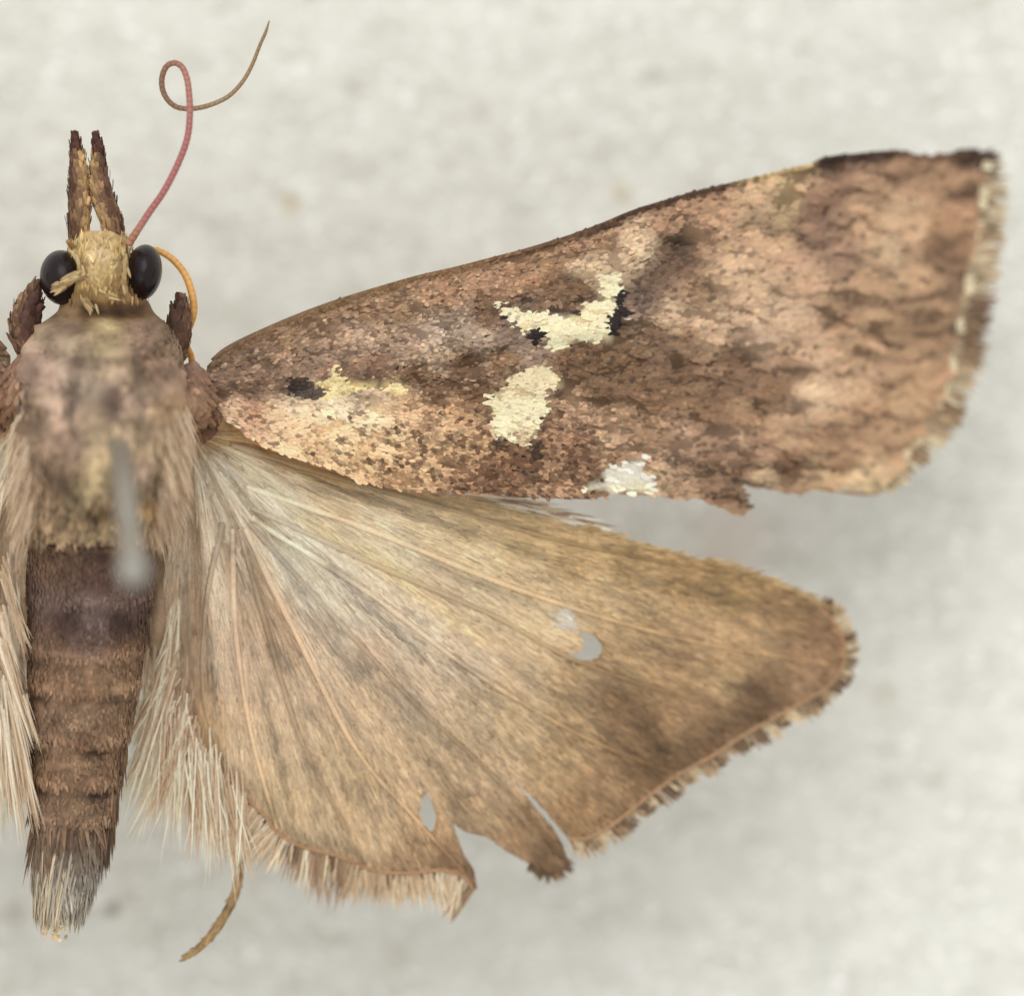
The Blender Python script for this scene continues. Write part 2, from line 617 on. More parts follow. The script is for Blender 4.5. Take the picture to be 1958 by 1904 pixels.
FF = [tuple(q) for q in F] + [tuple(range(seg))] + [tuple(range((n - 1) * seg, n * seg))[::-1]]
body = mesh_obj('body', V, FF, K, M_BODY, moth)

# abdomen plates: one per segment, overlapping backwards like roof tiles
for k in range(len(JOINTS) - 1):
    y0, y1 = JOINTS[k] - 4, JOINTS[k + 1] + 5
    nt_, ns = 14, 40
    t = np.linspace(0, 1, nt_)
    a = np.linspace(math.radians(-15), math.radians(195), ns)
    T, A = np.meshgrid(t, a, indexing='ij')
    sag = 16 * np.sin(np.clip(A, 0, np.pi))
    rag = (3.5 * vnoise(A * 9, 0 * A + k, 77) + 7 * vnoise(A * 2.2, 0 * A + k * 5.3, 78)) * T
    Y = y0 + (y1 - y0) * T + sag + rag
    offp = .02 + .032 * T ** 1.5 + .012 * vnoise(A * 6, T * 3 + k * 7, 12)
    offp = np.where(T > .97, -.02, offp)
    P, Nn, X = body_pt(Y, A, offp)
    Kc = body_col(X, Y, 4) 
    ii = np.arange(nt_ - 1)[:, None] * ns
    jj = np.arange(ns - 1)[None]
    Fp = np.stack([ii + jj, ii + ns + jj, ii + ns + jj + 1, ii + jj + 1], -1).reshape(-1, 4)
    mesh_obj('abdomen_plate', P.reshape(-1, 3), Fp, Kc.reshape(-1, 3), M_BODY, moth)

# the coat of scales on head, thorax and abdomen
parts = []
for (ya, yb, cnt, L, wd, lift, jit) in ((452, 572, 330, (12, 20), (3.5, 6), .0, .35), (622, 1026, 5600, (20, 38), (5, 9), .08, .6),
                                        (1030, 1600, 4600, (8, 15), (4, 6.5), .01, .35), (1570, 1740, 700, (30, 62), (4, 8), .10, .16)):
    y = R.uniform(ya, yb, cnt)
    a = R.uniform(math.radians(-25), math.radians(205), cnt)
    ofs = .02
    if yb == 1600:
        xc_ = 16 * np.sin(np.clip(a, 0, np.pi))
        dj_ = (y - xc_)[:, None] - JOINTS[None]
        seg_t = np.array([np.interp(v, JOINTS, np.arange(len(JOINTS))) % 1 for v in (y - xc_)])
        ofs = .025 + .032 * seg_t ** 1.5
        ok_ = (seg_t > .13) | (y - xc_ < 1150)
        y, a, ofs = y[ok_], a[ok_], ofs[ok_]
        cnt = len(y)
    P, Nn, X = body_pt(y, a, R.uniform(0, .02, cnt) + ofs)
    dr = np.tile(np.array([0, -1.0, 0]), (cnt, 1))
    if ya < 500:
        dr[:, 1] = np.where(y < 520, .6, -1)
    dr[:, 0] += R.normal(0, jit, cnt) + .25 * np.cos(a)
    dr -= Nn * np.sum(dr * Nn, 1, keepdims=True)
    k = body_col(X, y, 9, .2) * np.exp(R.normal(0, .17, cnt))[:, None]
    parts.append(blades(P, dr, Nn, R.uniform(*L, cnt) / U, R.uniform(*wd, cnt) / U, k, bend=-.12, lift=lift * R.uniform(.3, 1.3, cnt),
                        profile='hair', col_tip=k * 1.12))
V, F, K = merge(parts)
o = mesh_obj('scale_coat', V, F, K, M_BODY, body)
o['kind'] = 'stuff'

# tail tuft: grey and straw hair scales at the end of the abdomen
cnt = 260
a = R.uniform(math.radians(-10), math.radians(190), cnt)
y = R.uniform(1590, 1722, cnt)
P, Nn, X = body_pt(y, a, .01)
dr = np.stack([(X - 120) / 520 * -1 - .12, -np.ones(cnt), -.05 * np.ones(cnt)], -1) + R.normal(0, .07, (cnt, 3))
pal = lin([(225, 210, 182), (205, 190, 160), (195, 172, 132), (158, 154, 146), (170, 158, 138), (115, 92, 70), (220, 202, 172), (140, 135, 126), (150, 148, 142), (150, 146, 138)])
k = pal[R.integers(0, len(pal), cnt)]
V, F, K = blades(P, dr, Nn, R.uniform(50, 100, cnt) * np.clip((1790 - y) / 110, .4, 1.3) / U, R.uniform(3, 6, cnt) / U, k, bend=-.05, lift=.03, profile='hair', col_tip=k * .3 + lin((228, 212, 184)) * .7)
mesh_obj('tail_tuft', V, F, K, M_HAIR, moth)
# pale crumbs of scale at the very tip
P = W(R.normal(106, 13, 26), R.uniform(1745, 1795, 26), R.uniform(-.2, .15, 26))
V, F, K = blades(P, R.normal(0, 1, (26, 3)), np.tile([0, 0, 1.], (26, 1)), R.uniform(8, 18, 26) / U, R.uniform(6, 10, 26) / U,
                 np.tile(lin((225, 205, 170)), (26, 1)) * R.uniform(.8, 1.2, (26, 1)))
mesh_obj('tail_scale', V, F, K, M_SCALE, moth)['kind'] = 'stuff'

# side tufts along the abdomen
for side in (1, -1):
    for (y, L, cnt) in ((1440, 62, 20), (1510, 66, 24), (1575, 82, 30)):
        yv = y + R.uniform(-26, 26, cnt)
        a = (0.05 if side > 0 else math.pi - .05) + R.uniform(-.5, .5, cnt)
        P, Nn, X = body_pt(yv, a, .02)
        dr = np.stack([side * R.uniform(.0, .16, cnt) - .10, -np.ones(cnt), R.uniform(-.08, .08, cnt)], -1)
        k = lin([(105, 80, 58), (130, 102, 74), (80, 58, 42)])[R.integers(0, 3, cnt)] * np.exp(R.normal(0, .2, cnt))[:, None]
        V, F, K = blades(P, dr, Nn + [0, 0, .8], R.uniform(.6, 1.2, cnt) * L / U, R.uniform(4, 7, cnt) / U, k, profile='hair')
        mesh_obj('side_tuft', V, F, K, M_SCALE, moth)

# soft hair tufts on the flanks of the thorax, lying over the wing bases
for side in (1, -1):
    for (y0_, L_) in ((800, 70), (860, 85), (920, 90), (975, 80)):
        cnt = 130
        yv = y0_ + R.uniform(-34, 34, cnt)
        a = (0.25 if side > 0 else math.pi - .25) + R.uniform(-.4, .5, cnt)
        P, Nn, X = body_pt(yv, a, .0)
        dr = np.stack([side * R.uniform(.05, .5, cnt), -np.ones(cnt), R.uniform(-.35, .02, cnt)], -1)
        k = lin([(218, 194, 164), (198, 172, 142), (178, 150, 120), (228, 208, 182)])[R.integers(0, 4, cnt)] * np.exp(R.normal(0, .15, cnt))[:, None]
        V, F, K = blades(P, dr, Nn + [0, 0, .8], R.uniform(.5, 1.1, cnt) * L_ / U, R.uniform(2, 4.2, cnt) / U, k, profile='hair', bend=-.08, lift=.1)
        mesh_obj('flank_tuft', V, F, K, M_HAIR, moth)

# ---- eyes
for (ex, ey, rx, ry) in ((118, 531, 42, 53), (274, 521, 36, 54)):
    nu, nv = 40, 24
    u = np.linspace(0, 2 * np.pi, nu, endpoint=False)
    v = np.linspace(0, np.pi, nv)
    Vv, Uu = np.meshgrid(v, u, indexing='ij')
    tilt = math.radians(-6 if ex < 190 else 8)
    lx, ly = rx * np.sin(Vv) * np.cos(Uu), ry * np.sin(Vv) * np.sin(Uu)
    P = W(ex + lx * math.cos(tilt) - ly * math.sin(tilt), ey + lx * math.sin(tilt) + ly * math.cos(tilt), .08 + .42 * np.cos(Vv))
    i = np.arange(nv - 1)[:, None] * nu
    j = np.arange(nu)[None]
    F = np.stack([i + j, i + (j + 1) % nu, i + nu + (j + 1) % nu, i + nu + j], -1).reshape(-1, 4)
    mesh_obj('eye', P.reshape(-1, 3), F, None, M_EYE, moth)

# golden brow scales falling over the eyes
for pts, cnt in (([(168, 520), (142, 530), (119, 548)], 44), ([(142, 478), (150, 500), (158, 520)], 10), ([(238, 475), (240, 510), (240, 545)], 10),
                 ([(163, 566), (172, 586)], 7), ([(192, 556), (210, 562)], 5)):
    cnt = cnt * 2
    q = smooth_path(pts, cnt)
    x = q[:, 0] + R.normal(0, 4, cnt)
    y = q[:, 1] + R.normal(0, 4, cnt)
    P = W(x, y, R.uniform(.50, .58, cnt))
    d = np.array([pts[-1][0] - pts[0][0], -(pts[-1][1] - pts[0][1])], float)
    d /= np.linalg.norm(d)
    dr = np.stack([d[0] + R.normal(0, .16, cnt), d[1] + R.normal(0, .16, cnt), R.uniform(-.15, .0, cnt)], -1)
    k = lin([(206, 184, 136), (184, 158, 112), (154, 124, 84)])[R.integers(0, 3, cnt)]
    V, F, K = blades(P, dr, np.tile([0, 0, 1.], (cnt, 1)), R.uniform(16, 28, cnt) / U, R.uniform(4, 6.5, cnt) / U, k, lift=.01, bend=-.05, profile='hair')
    mesh_obj('brow_tuft', V, F, K, M_SCALE, moth)


# ---- scaled limb: tube plus a coat of flakes in one part
def scaled_limb(name, pts, rad, colf, parent=None, mat=M_BODY, cnt=160, L=(14, 26), wd=(6, 9), n=40, lift=.2, seed=0):
    q = smooth_path(pts, n)                      # x, y, z
    P = W(q[:, 0], q[:, 1], q[:, 2])
    r = np.interp(np.linspace(0, 1, n), np.linspace(0, 1, len(rad)), rad) / U
    V, F, K = tube(P, r, colf(q[:, 0], q[:, 1], np.zeros(n), np.linspace(0, 1, n)), 14)
    F = [list(f) for f in F]
    idx = R.uniform(0, n - 1.001, cnt)
    i0 = idx.astype(int)
    fr = (idx - i0)[:, None]
    Pc = P[i0] * (1 - fr) + P[i0 + 1] * fr
    T = P[i0 + 1] - P[i0]
    T /= np.linalg.norm(T, axis=1, keepdims=True)
    S = np.cross(T, [0, 0, 1.])
    S /= np.linalg.norm(S, axis=1, keepdims=True)
    N = np.cross(S, T)
    a = R.uniform(-.5, math.pi + .5, cnt)
    nr = np.cos(a)[:, None] * S + np.sin(a)[:, None] * N
    P0 = Pc + nr * (np.interp(idx, np.arange(n), r) * .96)[:, None]
    k = colf(q[i0, 0], q[i0, 1], np.cos(a), idx / (n - 1)) * np.exp(R.normal(0, .2, cnt))[:, None]
    Vb, Fb, Kb = blades(P0, T + R.normal(0, .16, (cnt, 3)), nr, R.uniform(*L, cnt) / U, R.uniform(*wd, cnt) / U, k, lift=lift * R.uniform(.2, 1.4, cnt), bend=-.1)
    o = len(V)
    return mesh_obj(name, np.vstack([V, Vb]), F + [[int(v) + o for v in f] for f in Fb], np.vstack([K, Kb]), mat, parent)


def two_tone(dark, light, sgn, lo=-.2, hi=.5, dark_from=2.0, dark_tip=None):
    dark, light = lin(dark), lin(light)
    tip = lin(dark_tip) if dark_tip else dark

    def f(x, y, s, t):
        k = np.clip((s * sgn - lo) / (hi - lo), 0, 1)[:, None]
        c = dark * (1 - k) + light * k
        e = np.clip((t - dark_from) / .06, 0, 1)[:, None]
        return c * (1 - e) + tip * e
    return f


for pts, tip_pts, sg in (([(152, 474, 0), (151, 425, .05), (153, 383, .07), (150, 335, .08), (148, 305, .08)], [(148, 316, .08), (146, 290, .08), (144, 263, .06)], -1),
                         ([(222, 474, 0), (213, 425, .05), (198, 383, .07), (190, 335, .08), (188, 305, .08)], [(189, 316, .08), (188, 290, .08), (184, 264, .06)], 1)):
    # sgn: which flank is the pale inner one (tube side vector S points right when running upwards)
    p = scaled_limb('labial_palp', pts, (19, 21, 22, 18, 12), two_tone((102, 74, 58), (184, 152, 108), -sg, -.3, .8), moth, cnt=420, L=(14, 26), wd=(7, 10), lift=.04)
    scaled_limb('palp_tip', tip_pts, (10.5, 11.5, 10, 5), two_tone((78, 50, 40), (88, 58, 46), -sg), p, cnt=140, L=(10, 18), wd=(6, 8), lift=.03)

# ---- antenna: ringed, pink at the base, straw at the tip, with one loop
ap = [(246, 466, .35), (266, 436, .5), (285, 407, .55), (314, 365, .6), (341, 312, .62), (358, 265, .62), (363, 220, .60), (362, 185, .55), (358, 153, .48),
      (349, 130, .42), (335, 121, .38), (319, 127, .33), (310, 148, .28), (311, 172, .22), (322, 193, .15), (341, 206, .08), (370, 208, .02), (402, 201, 0),
      (436, 185, 0), (462, 159, 0), (481, 127, 0), (497, 87, 0), (508, 62, 0), (515, 40, 0)]
n = 640
q = smooth_path(ap, n)
t = np.linspace(0, 1, n)
rad = np.interp(t, [0, .05, .35, .6, .8, .97, 1], [7.6, 6.2, 5.8, 5.0, 4.0, 3.0, 1.0]) * (1 + .13 * np.abs(np.sin(t * 74 * math.pi))) / U
kc = np.stack([np.interp(t, [0, .08, .3, .45, .55, .75, 1], lin([(185, 135, 100), (168, 104, 98), (165, 100, 98), (168, 112, 96), (135, 98, 80), (150, 124, 90), (140, 112, 74)])[:, c]) for c in range(3)], -1)
kc *= (1 - .26 * (np.sin(t * 74 * math.pi) ** 2 < .22))[:, None]
V, F, K = tube(W(q[:, 0], q[:, 1], q[:, 2]), rad, kc, 12)
mesh_obj('antenna', V, F, K, M_CUT, moth)
# the other antenna is broken off: only its ringed stump shows beside the left eye
q = smooth_path([(140, 474, .35), (134, 466, .42), (130, 461, .46)], 12)
V, F, K = tube(W(q[:, 0], q[:, 1], q[:, 2]), np.linspace(6, 5, 12) / U, np.tile(lin((150, 110, 70)), (12, 1)), 10)
mesh_obj('antenna_stump', V, F, K, M_CUT, moth)

# ---- amber tongue curving back from under the right eye
q = smooth_path([(262, 485, -.25), (290, 478, -.22), (308, 482, -.2), (331, 497, -.18), (352, 522, -.15), (364, 551, -.12), (370, 580, -.1), (369, 602, -.1), (362, 625, -.15),
                 (353, 645, -.2), (357, 663, -.15), (366, 684, -.2), (368, 720, -.35)], 90)
V, F, K = tube(W(q[:, 0], q[:, 1], q[:, 2]), np.interp(np.linspace(0, 1, 90), [0, .2, .6, 1], [6, 6.5, 7.5, 6]) / U, lin((212, 156, 80)) * (1 + .12 * np.sin(np.arange(90) * 2.1) + .1 * vnoise(np.arange(90) / 6., np.zeros(90), 171))[:, None], 14, .75)
mesh_obj('proboscis', V, F, K, M_CUT, moth)

# ---- forelegs folded beside the head, dark scaled
dk = two_tone((84, 60, 50), (135, 105, 78), -1, .1, .9)
dk2 = two_tone((82, 58, 46), (112, 84, 64), 1, .2, .9)
scaled_limb('foreleg', [(70, 690, .0), (52, 650, .05), (48, 615, .08), (58, 580, .06), (66, 556, .04)], (26, 30, 30, 24, 8), dk, moth, cnt=340, L=(14, 28), wd=(8, 13), lift=.05)
scaled_limb('foreleg', [(325, 700, .0), (335, 665, .03), (340, 635, .05), (345, 605, .05), (346, 584, .04)], (20, 24, 25, 20, 7), dk2, moth, cnt=320, L=(14, 28), wd=(8, 13), lift=.05)

# ---- shoulder flaps over the wing roots
for mir in (False, True):
    P0c = (372, 762)
    nu, nv = 28, 14
    u = np.linspace(0, 2 * np.pi, nu, endpoint=False)
    v = np.linspace(0, np.pi, nv)
    Vv, Uu = np.meshgrid(v, u, indexing='ij')
    bump_ = 1 + .1 * vnoise(Uu * 2, Vv * 3, 5)
    x = P0c[0] + 38 * np.sin(Vv) * np.cos(Uu) * bump_ + 8 * np.sin(Vv) * np.sin(Uu)
    y = P0c[1] + 72 * np.sin(Vv) * np.sin(Uu) * bump_
    z = .22 + .5 * np.cos(Vv)
    P = W(x, y, z, mir)
    K = idw([(360, 700, 130, 102, 88), (395, 720, 140, 108, 88), (360, 760, 155, 125, 100), (400, 770, 125, 92, 70), (395, 810, 105, 72, 50), (365, 820, 150, 120, 90)], x, y, 15)
    K *= (1 + .3 * fbm(x / 14, y / 14, 8))[..., None]
    i = np.arange(nv - 1)[:, None] * nu
    j = np.arange(nu)[None]
    F = np.stack([i + j, i + (j + 1) % nu, i + nu + (j + 1) % nu, i + nu + j], -1).reshape(-1, 4)
    fl = mesh_obj('shoulder_flap', P.reshape(-1, 3), F, K.reshape(-1, 3), M_BODY, moth)
    cnt = 260
    r_, a_ = np.sqrt(R.uniform(0, 1, cnt)), R.uniform(0, 2 * np.pi, cnt)
    x, y = P0c[0] + 36 * r_ * np.cos(a_) + 8 * r_ * np.sin(a_), P0c[1] + 70 * r_ * np.sin(a_)
    zz = .22 + .5 * np.sqrt(1 - .95 * r_ ** 2)
    K = idw([(360, 700, 130, 102, 88), (395, 720, 140, 108, 88), (360, 760, 160, 130, 105), (400, 770, 125, 92, 70), (395, 810, 95, 64, 45), (365, 820, 150, 120, 90)], x, y, 15)
    K *= np.exp(R.normal(0, .22, cnt))[:, None]
    P = W(x, y, zz, mir)
    dr = np.stack([R.normal(0, .4, cnt) + (.3 if not mir else -.3), -np.ones(cnt), R.normal(0, .1, cnt)], -1)
    V, F, K = blades(P, dr, np.tile([0, 0, 1.], (cnt, 1)), R.uniform(16, 32, cnt) / U, R.uniform(7, 12, cnt) / U, K, lift=.15, bend=-.2)
    o = mesh_obj('scale_coat', V, F, K, M_BODY, fl)
    o['kind'] = 'stuff'

# ---- hind leg: leaves the thorax below the hindwing, tip curving out behind it
LEG = lin([(192, 168, 132), (168, 140, 102), (150, 122, 84), (165, 138, 96)])


def leg_col(x, y, s_, t):
    c = np.stack([np.interp(t, [0, .7, .9, 1], LEG[:, k]) for k in range(3)], -1)
    joint = np.exp(-((((t - .62) / .095) % 1.0 - .5) / .12) ** 2) * (t > .6)
    return c * (1 - .3 * joint + .12 * vnoise(x / 9, y / 9, 151))[:, None]


scaled_limb('hind_leg', [(270, 960, -.9), (330, 1120, -1.4), (420, 1350, -1.5), (462, 1520, -1.15), (464, 1600, -.95), (459, 1650, -.85), (452, 1700, -.75), (434, 1742, -.7), (407, 1783, -.65),
                         (378, 1814, -.65), (349, 1831, -.65)], (15, 13, 12.5, 12.5, 12.2, 11.2, 11.4, 10.2, 10.2, 8.8, 8.8, 6), leg_col, moth, M_BODY, cnt=620, L=(8, 16), wd=(3, 5), n=120, lift=.06)

# ------------------------------------------------------------------ wings
exec_late = []


def wing_mesh(name, outline, holes, zf, colf, mir, mat, parent, step=22):
    ring = lambda p: np.asarray(p, float)
    pts, edges, inner = [], [], []

    def add_loop(poly, seglen=9):
        poly = ring(poly)
        s0 = len(pts)
        for a, b in zip(poly, np.roll(poly, -1, 0)):
            m_ = max(1, int(np.linalg.norm(b - a) / seglen))
            for k in range(m_):
                p = a + (b - a) * k / m_
                pts.append(p)
        e0 = len(pts)
        for k in range(s0, e0):
            edges.append((k, k + 1 if k + 1 < e0 else s0))
    add_loop(outline)
    for h in holes:
        add_loop(h, 5)
    nb = len(pts)
    o = ring(outline)
    gx, gy = np.meshgrid(np.arange(o[:, 0].min(), o[:, 0].max(), step), np.arange(o[:, 1].min(), o[:, 1].max(), step))
    gx = gx.ravel() + R.uniform(-5, 5, gx.size)
    gy = gy.ravel() + R.uniform(-5, 5, gy.size)
    ok = inside(o, gx, gy) & (pdist(o, gx, gy) > 6)
    for h in holes:
        ok &= ~inside(h, gx, gy) & (pdist(h, gx, gy) > 5)
    pts += list(np.stack([gx[ok], gy[ok]], -1))
    vs, es, fs, *_ = delaunay_2d_cdt([Vector((float(p[0]), float(p[1]))) for p in pts], edges, [], 0, 1e-4)
    v = np.array([(q.x, q.y) for q in vs])
    f = np.array([t for t in fs if len(t) == 3])
    c = v[f].mean(1)
    keep = inside(o, c[:, 0], c[:, 1])
    for h in holes:
        keep &= ~inside(h, c[:, 0], c[:, 1])
    f = f[keep]
    P = W(v[:, 0], v[:, 1], zf(v[:, 0], v[:, 1]), mir)
    ob = mesh_obj(name, P, f, colf(v[:, 0], v[:, 1]), mat, parent)
    sd = ob.modifiers.new('thickness', 'SOLIDIFY')
    sd.thickness = .018
    sd.offset = 0
    return ob


def grad_n(zf, x, y, mir):
    e = 6.0
    dzdx = (zf(x + e, y) - zf(x - e, y)) / (2 * e) * U
    dzdy = -(zf(x, y + e) - zf(x, y - e)) / (2 * e) * U
    n = np.stack([-dzdx, -dzdy, np.ones_like(x)], -1)
    if mir:
        a = np.array([AXD[0], -AXD[1]])
        t = n[:, 0] * a[0] + n[:, 1] * a[1]
        n[:, 0], n[:, 1] = 2 * t * a[0] - n[:, 0], 2 * t * a[1] - n[:, 1]
    return n / np.linalg.norm(n, axis=1, keepdims=True)


def wdir(zf, x, y, dx, dy, mir):
    """world direction of a tracing-space direction on the wing surface"""
    A = W(x, y, zf(x, y), mir)
    B = W(x + dx * 4, y + dy * 4, zf(x + dx * 4, y + dy * 4), mir)
    v = B - A
    return v / np.linalg.norm(v, axis=1, keepdims=True)


def zoom2(pts, x0, y0, k):
    return [((x0 + u * k) / 1.191, (y0 + v * k) / 1.191) for u, v in pts]


# ---- forewing outline
FW = [(396, 700), (406, 690), (432, 668), (480, 643), (560, 608), (640, 578), (720, 553), (800, 530), (870, 514), (935, 497), (1000, 480), (1085, 454), (1150, 430), (1210, 405),
      (1270, 386), (1340, 366), (1427, 346), (1490, 331), (1546, 318), (1578, 303), (1640, 296), (1705, 291), (1768, 301), (1810, 298), (1838, 291), (1880, 292), (1888, 310),
      (1876, 383), (1861, 458), (1851, 530), (1840, 589), (1826, 668), (1804, 748), (1782, 800), (1731, 863), (1688, 930), (1660, 936), (1570, 928), (1507, 938), (1468, 934), (1400, 918),
      (1412, 945), (1420, 966), (1406, 982), (1388, 974), (1338, 953), (1307, 948), (1237, 947), (1160, 945), (1097, 948), (1005, 947), (881, 941), (813, 939), (753, 932), (684, 920),
      (633, 896), (558, 873), (513, 857), (477, 836), (438, 808), (405, 790), (392, 760)]
FW_S = [(430, 690, 120, 95, 75), (450, 720, 115, 90, 72), (420, 750, 125, 98, 80), (500, 680, 120, 95, 75), (500, 730, 122, 95, 76), (560, 640, 140, 112, 85), (560, 690, 135, 108, 88),
        (545, 745, 100, 76, 62), (480, 750, 118, 92, 74), (620, 620, 145, 115, 88), (620, 670, 140, 115, 95), (700, 600, 135, 105, 78), (690, 640, 168, 142, 120), (735, 640, 160, 135, 112), (760, 590, 145, 115, 86), (780, 650, 150, 125, 105),
        (720, 700, 128, 98, 76), (640, 715, 125, 95, 75), (850, 560, 150, 115, 85), (830, 640, 165, 145, 128), (880, 620, 152, 132, 115), (930, 605, 112, 86, 64), (920, 655, 155, 135, 118),
        (900, 692, 108, 80, 56), (830, 690, 165, 142, 118), (1000, 660, 145, 124, 108), (985, 625, 110, 90, 78), (800, 720, 118, 88, 60), (880, 722, 112, 82, 56), (960, 692, 125, 95, 68), (830, 745, 118, 88, 60), (900, 745, 115, 84, 58),
        (450, 785, 205, 172, 142), (480, 785, 165, 128, 100), (520, 790, 200, 172, 140), (560, 775, 222, 200, 170), (640, 775, 228, 208, 178), (720, 785, 225, 202, 170), (560, 830, 205, 175, 140), (650, 830, 215, 188, 150), (600, 860, 200, 168, 128),
        (750, 830, 212, 184, 145), (700, 880, 205, 172, 130), (800, 880, 195, 162, 122), (850, 820, 198, 165, 128), (870, 780, 165, 130, 95), (900, 860, 182, 147, 110), (780, 770, 190, 158, 122), (950, 900, 140, 105, 75),
        (900, 920, 150, 115, 85), (760, 920, 185, 150, 112), (1000, 880, 120, 90, 64), (1050, 830, 145, 112, 82), (1100, 800, 188, 153, 122), (1140, 795, 178, 145, 112), (1100, 860, 138, 103, 76), (1160, 830, 178, 146, 114), (1160, 880, 162, 130, 98), (1060, 920, 168, 133, 100),
        (1000, 520, 150, 115, 86), (940, 540, 150, 116, 90), (1060, 540, 118, 90, 64), (1110, 515, 192, 168, 138), (1160, 505, 195, 170, 140), (1210, 485, 198, 172, 140), (1050, 498, 142, 110, 80), (1150, 462, 145, 112, 82), (1100, 480, 140, 106, 78), (1100, 555, 112, 84, 58),
        (1100, 700, 118, 88, 58), (1200, 700, 120, 90, 60), (1300, 700, 116, 86, 58), (1400, 690, 118, 88, 60), (1470, 740, 122, 92, 63), (1150, 760, 118, 88, 60), (1250, 760, 122, 92, 63), (1350, 780, 128, 96, 66),
        (1430, 800, 140, 108, 76), (1250, 535, 112, 88, 68), (1300, 500, 108, 83, 63), (1290, 475, 95, 72, 53), (1230, 570, 108, 86, 74), (1330, 560, 140, 110, 80), (1280, 605, 175, 148, 118), (1350, 620, 185, 155, 124),
        (1400, 590, 168, 138, 107), (1450, 640, 190, 160, 130), (1250, 645, 122, 95, 72), (1310, 655, 140, 110, 82), (1350, 450, 168, 133, 100), (1350, 400, 148, 114, 84), (1280, 420, 155, 120, 90), (1450, 400, 168, 138, 103), (1500, 375, 195, 165, 118),
        (1450, 480, 172, 140, 107), (1400, 520, 180, 150, 117), (1550, 400, 128, 96, 73), (1600, 350, 122, 92, 70), (1560, 440, 130, 100, 78), (1580, 490, 135, 105, 82), (1650, 420, 172, 137, 102), (1650, 370, 150, 118, 88), (1700, 340, 138, 106, 79), (1780, 350, 145, 112, 82),
        (1740, 400, 178, 144, 108), (1700, 410, 188, 155, 118), (1800, 430, 145, 110, 78), (1700, 480, 185, 155, 120), (1600, 510, 138, 108, 84), (1550, 540, 168, 135, 103), (1650, 540, 160, 128, 95), (1750, 520, 165, 132, 98), (1790, 480, 132, 98, 70),
        (1600, 600, 158, 124, 92), (1500, 600, 188, 158, 126), (1700, 620, 150, 118, 85), (1780, 620, 148, 116, 84), (1550, 680, 178, 145, 113), (1500, 700, 150, 118, 88), (1620, 700, 165, 132, 98), (1720, 700, 148, 116, 84), (1780, 700, 155, 122, 88),
        (1560, 760, 200, 170, 136), (1600, 740, 185, 152, 118), (1640, 790, 158, 124, 90), (1720, 760, 162, 130, 94), (1500, 820, 158, 126, 94), (1580, 830, 135, 103, 72), (1650, 820, 155, 122, 88), (1700, 840, 148, 116, 84), (1450, 860, 150, 118, 88),
        (1400, 850, 162, 130, 102), (1300, 850, 168, 135, 107), (1250, 825, 150, 118, 88), (1350, 885, 135, 103, 76), (1300, 925, 150, 120, 92), (1250, 920, 175, 145, 112), (1380, 950, 128, 98, 70), (1500, 892, 115, 83, 54), (1560, 905, 170, 140, 104), (1600, 885, 145, 110, 76),
        (1640, 925, 185, 160, 120), (1450, 912, 165, 138, 105), (1420, 890, 118, 86, 58)]
Z2 = lambda p: zoom2(p, 1050, 500, .3676)
Z1 = lambda p: zoom2(p, 450, 550, .3575)
SPOT_UP = Z2([(235, 535), (300, 522), (360, 556), (430, 570), (520, 568), (560, 597), (640, 607), (720, 590), (712, 540), (780, 520), (845, 505), (832, 440), (820, 370), (900, 352), (952, 400), (945, 470), (912, 510),
              (935, 545), (880, 590), (870, 640), (890, 690), (892, 742), (780, 738), (640, 772), (570, 788), (540, 770), (550, 700), (520, 690), (470, 670), (400, 690), (340, 640), (310, 590)])
SPOT_LOW = Z2([(140, 1125), (195, 1075), (260, 1050), (280, 1000), (340, 970), (400, 935), (500, 908), (532, 918), (578, 990), (570, 1040), (510, 1070), (500, 1100), (548, 1150), (500, 1200), (490, 1270), (470, 1320),
               (420, 1390), (370, 1402), (330, 1360), (200, 1342), (182, 1290), (205, 1210), (188, 1160)])
SPOT_IN = Z1([(715, 910), (850, 878), (850, 790), (880, 790), (890, 860), (920, 880), (1000, 873), (1080, 900), (1200, 885), (1250, 908), (1330, 900), (1322, 960), (1270, 985), (1180, 930), (1060, 950), (950, 980),
              (800, 1003), (730, 1008), (840, 962), (785, 942), (770, 922)])
def grow(poly, f):
    p = np.asarray(poly, float)
    m_ = p.mean(0)
    return m_ + (p - m_) * f


SPOT_UP, SPOT_LOW, SPOT_IN = grow(SPOT_UP, 1.12), grow(SPOT_LOW, 1.06), grow(SPOT_IN, 1.0)
BLACKS = [Z1([(555, 880), (690, 868), (720, 910), (775, 940), (848, 960), (820, 988), (740, 1012), (640, 990), (555, 962)]),
          Z2([(240, 540), (290, 560), (325, 605), (325, 645), (275, 625), (240, 600)]),
          Z2([(395, 690), (450, 668), (535, 690), (525, 735), (460, 772), (420, 740)]),
          Z2([(930, 500), (945, 450), (1010, 435), (1012, 560), (1010, 590), (975, 700), (900, 725), (885, 690), (868, 610), (915, 560), (938, 545)]),
          Z2([(530, 535), (620, 535), (615, 575), (540, 570)]), Z2([(620, 590), (690, 555), (732, 570), (715, 600), (650, 612)]), Z2([(350, 480), (450, 465), (440, 515), (370, 525)]),
          Z2([(690, 430), (715, 430), (722, 500), (835, 485), (835, 500), (720, 520), (685, 500)]),
          Z2([(555, 1060), (600, 1040), (615, 1110), (560, 1140)]), Z2([(150, 1375), (240, 1350), (275, 1390), (225, 1440), (155, 1410)]), Z2([(410, 1400), (470, 1365), (505, 1430), (480, 1510), (430, 1470)]),
          Z2([(140, 1080), (180, 1080), (185, 1110), (150, 1105)])]
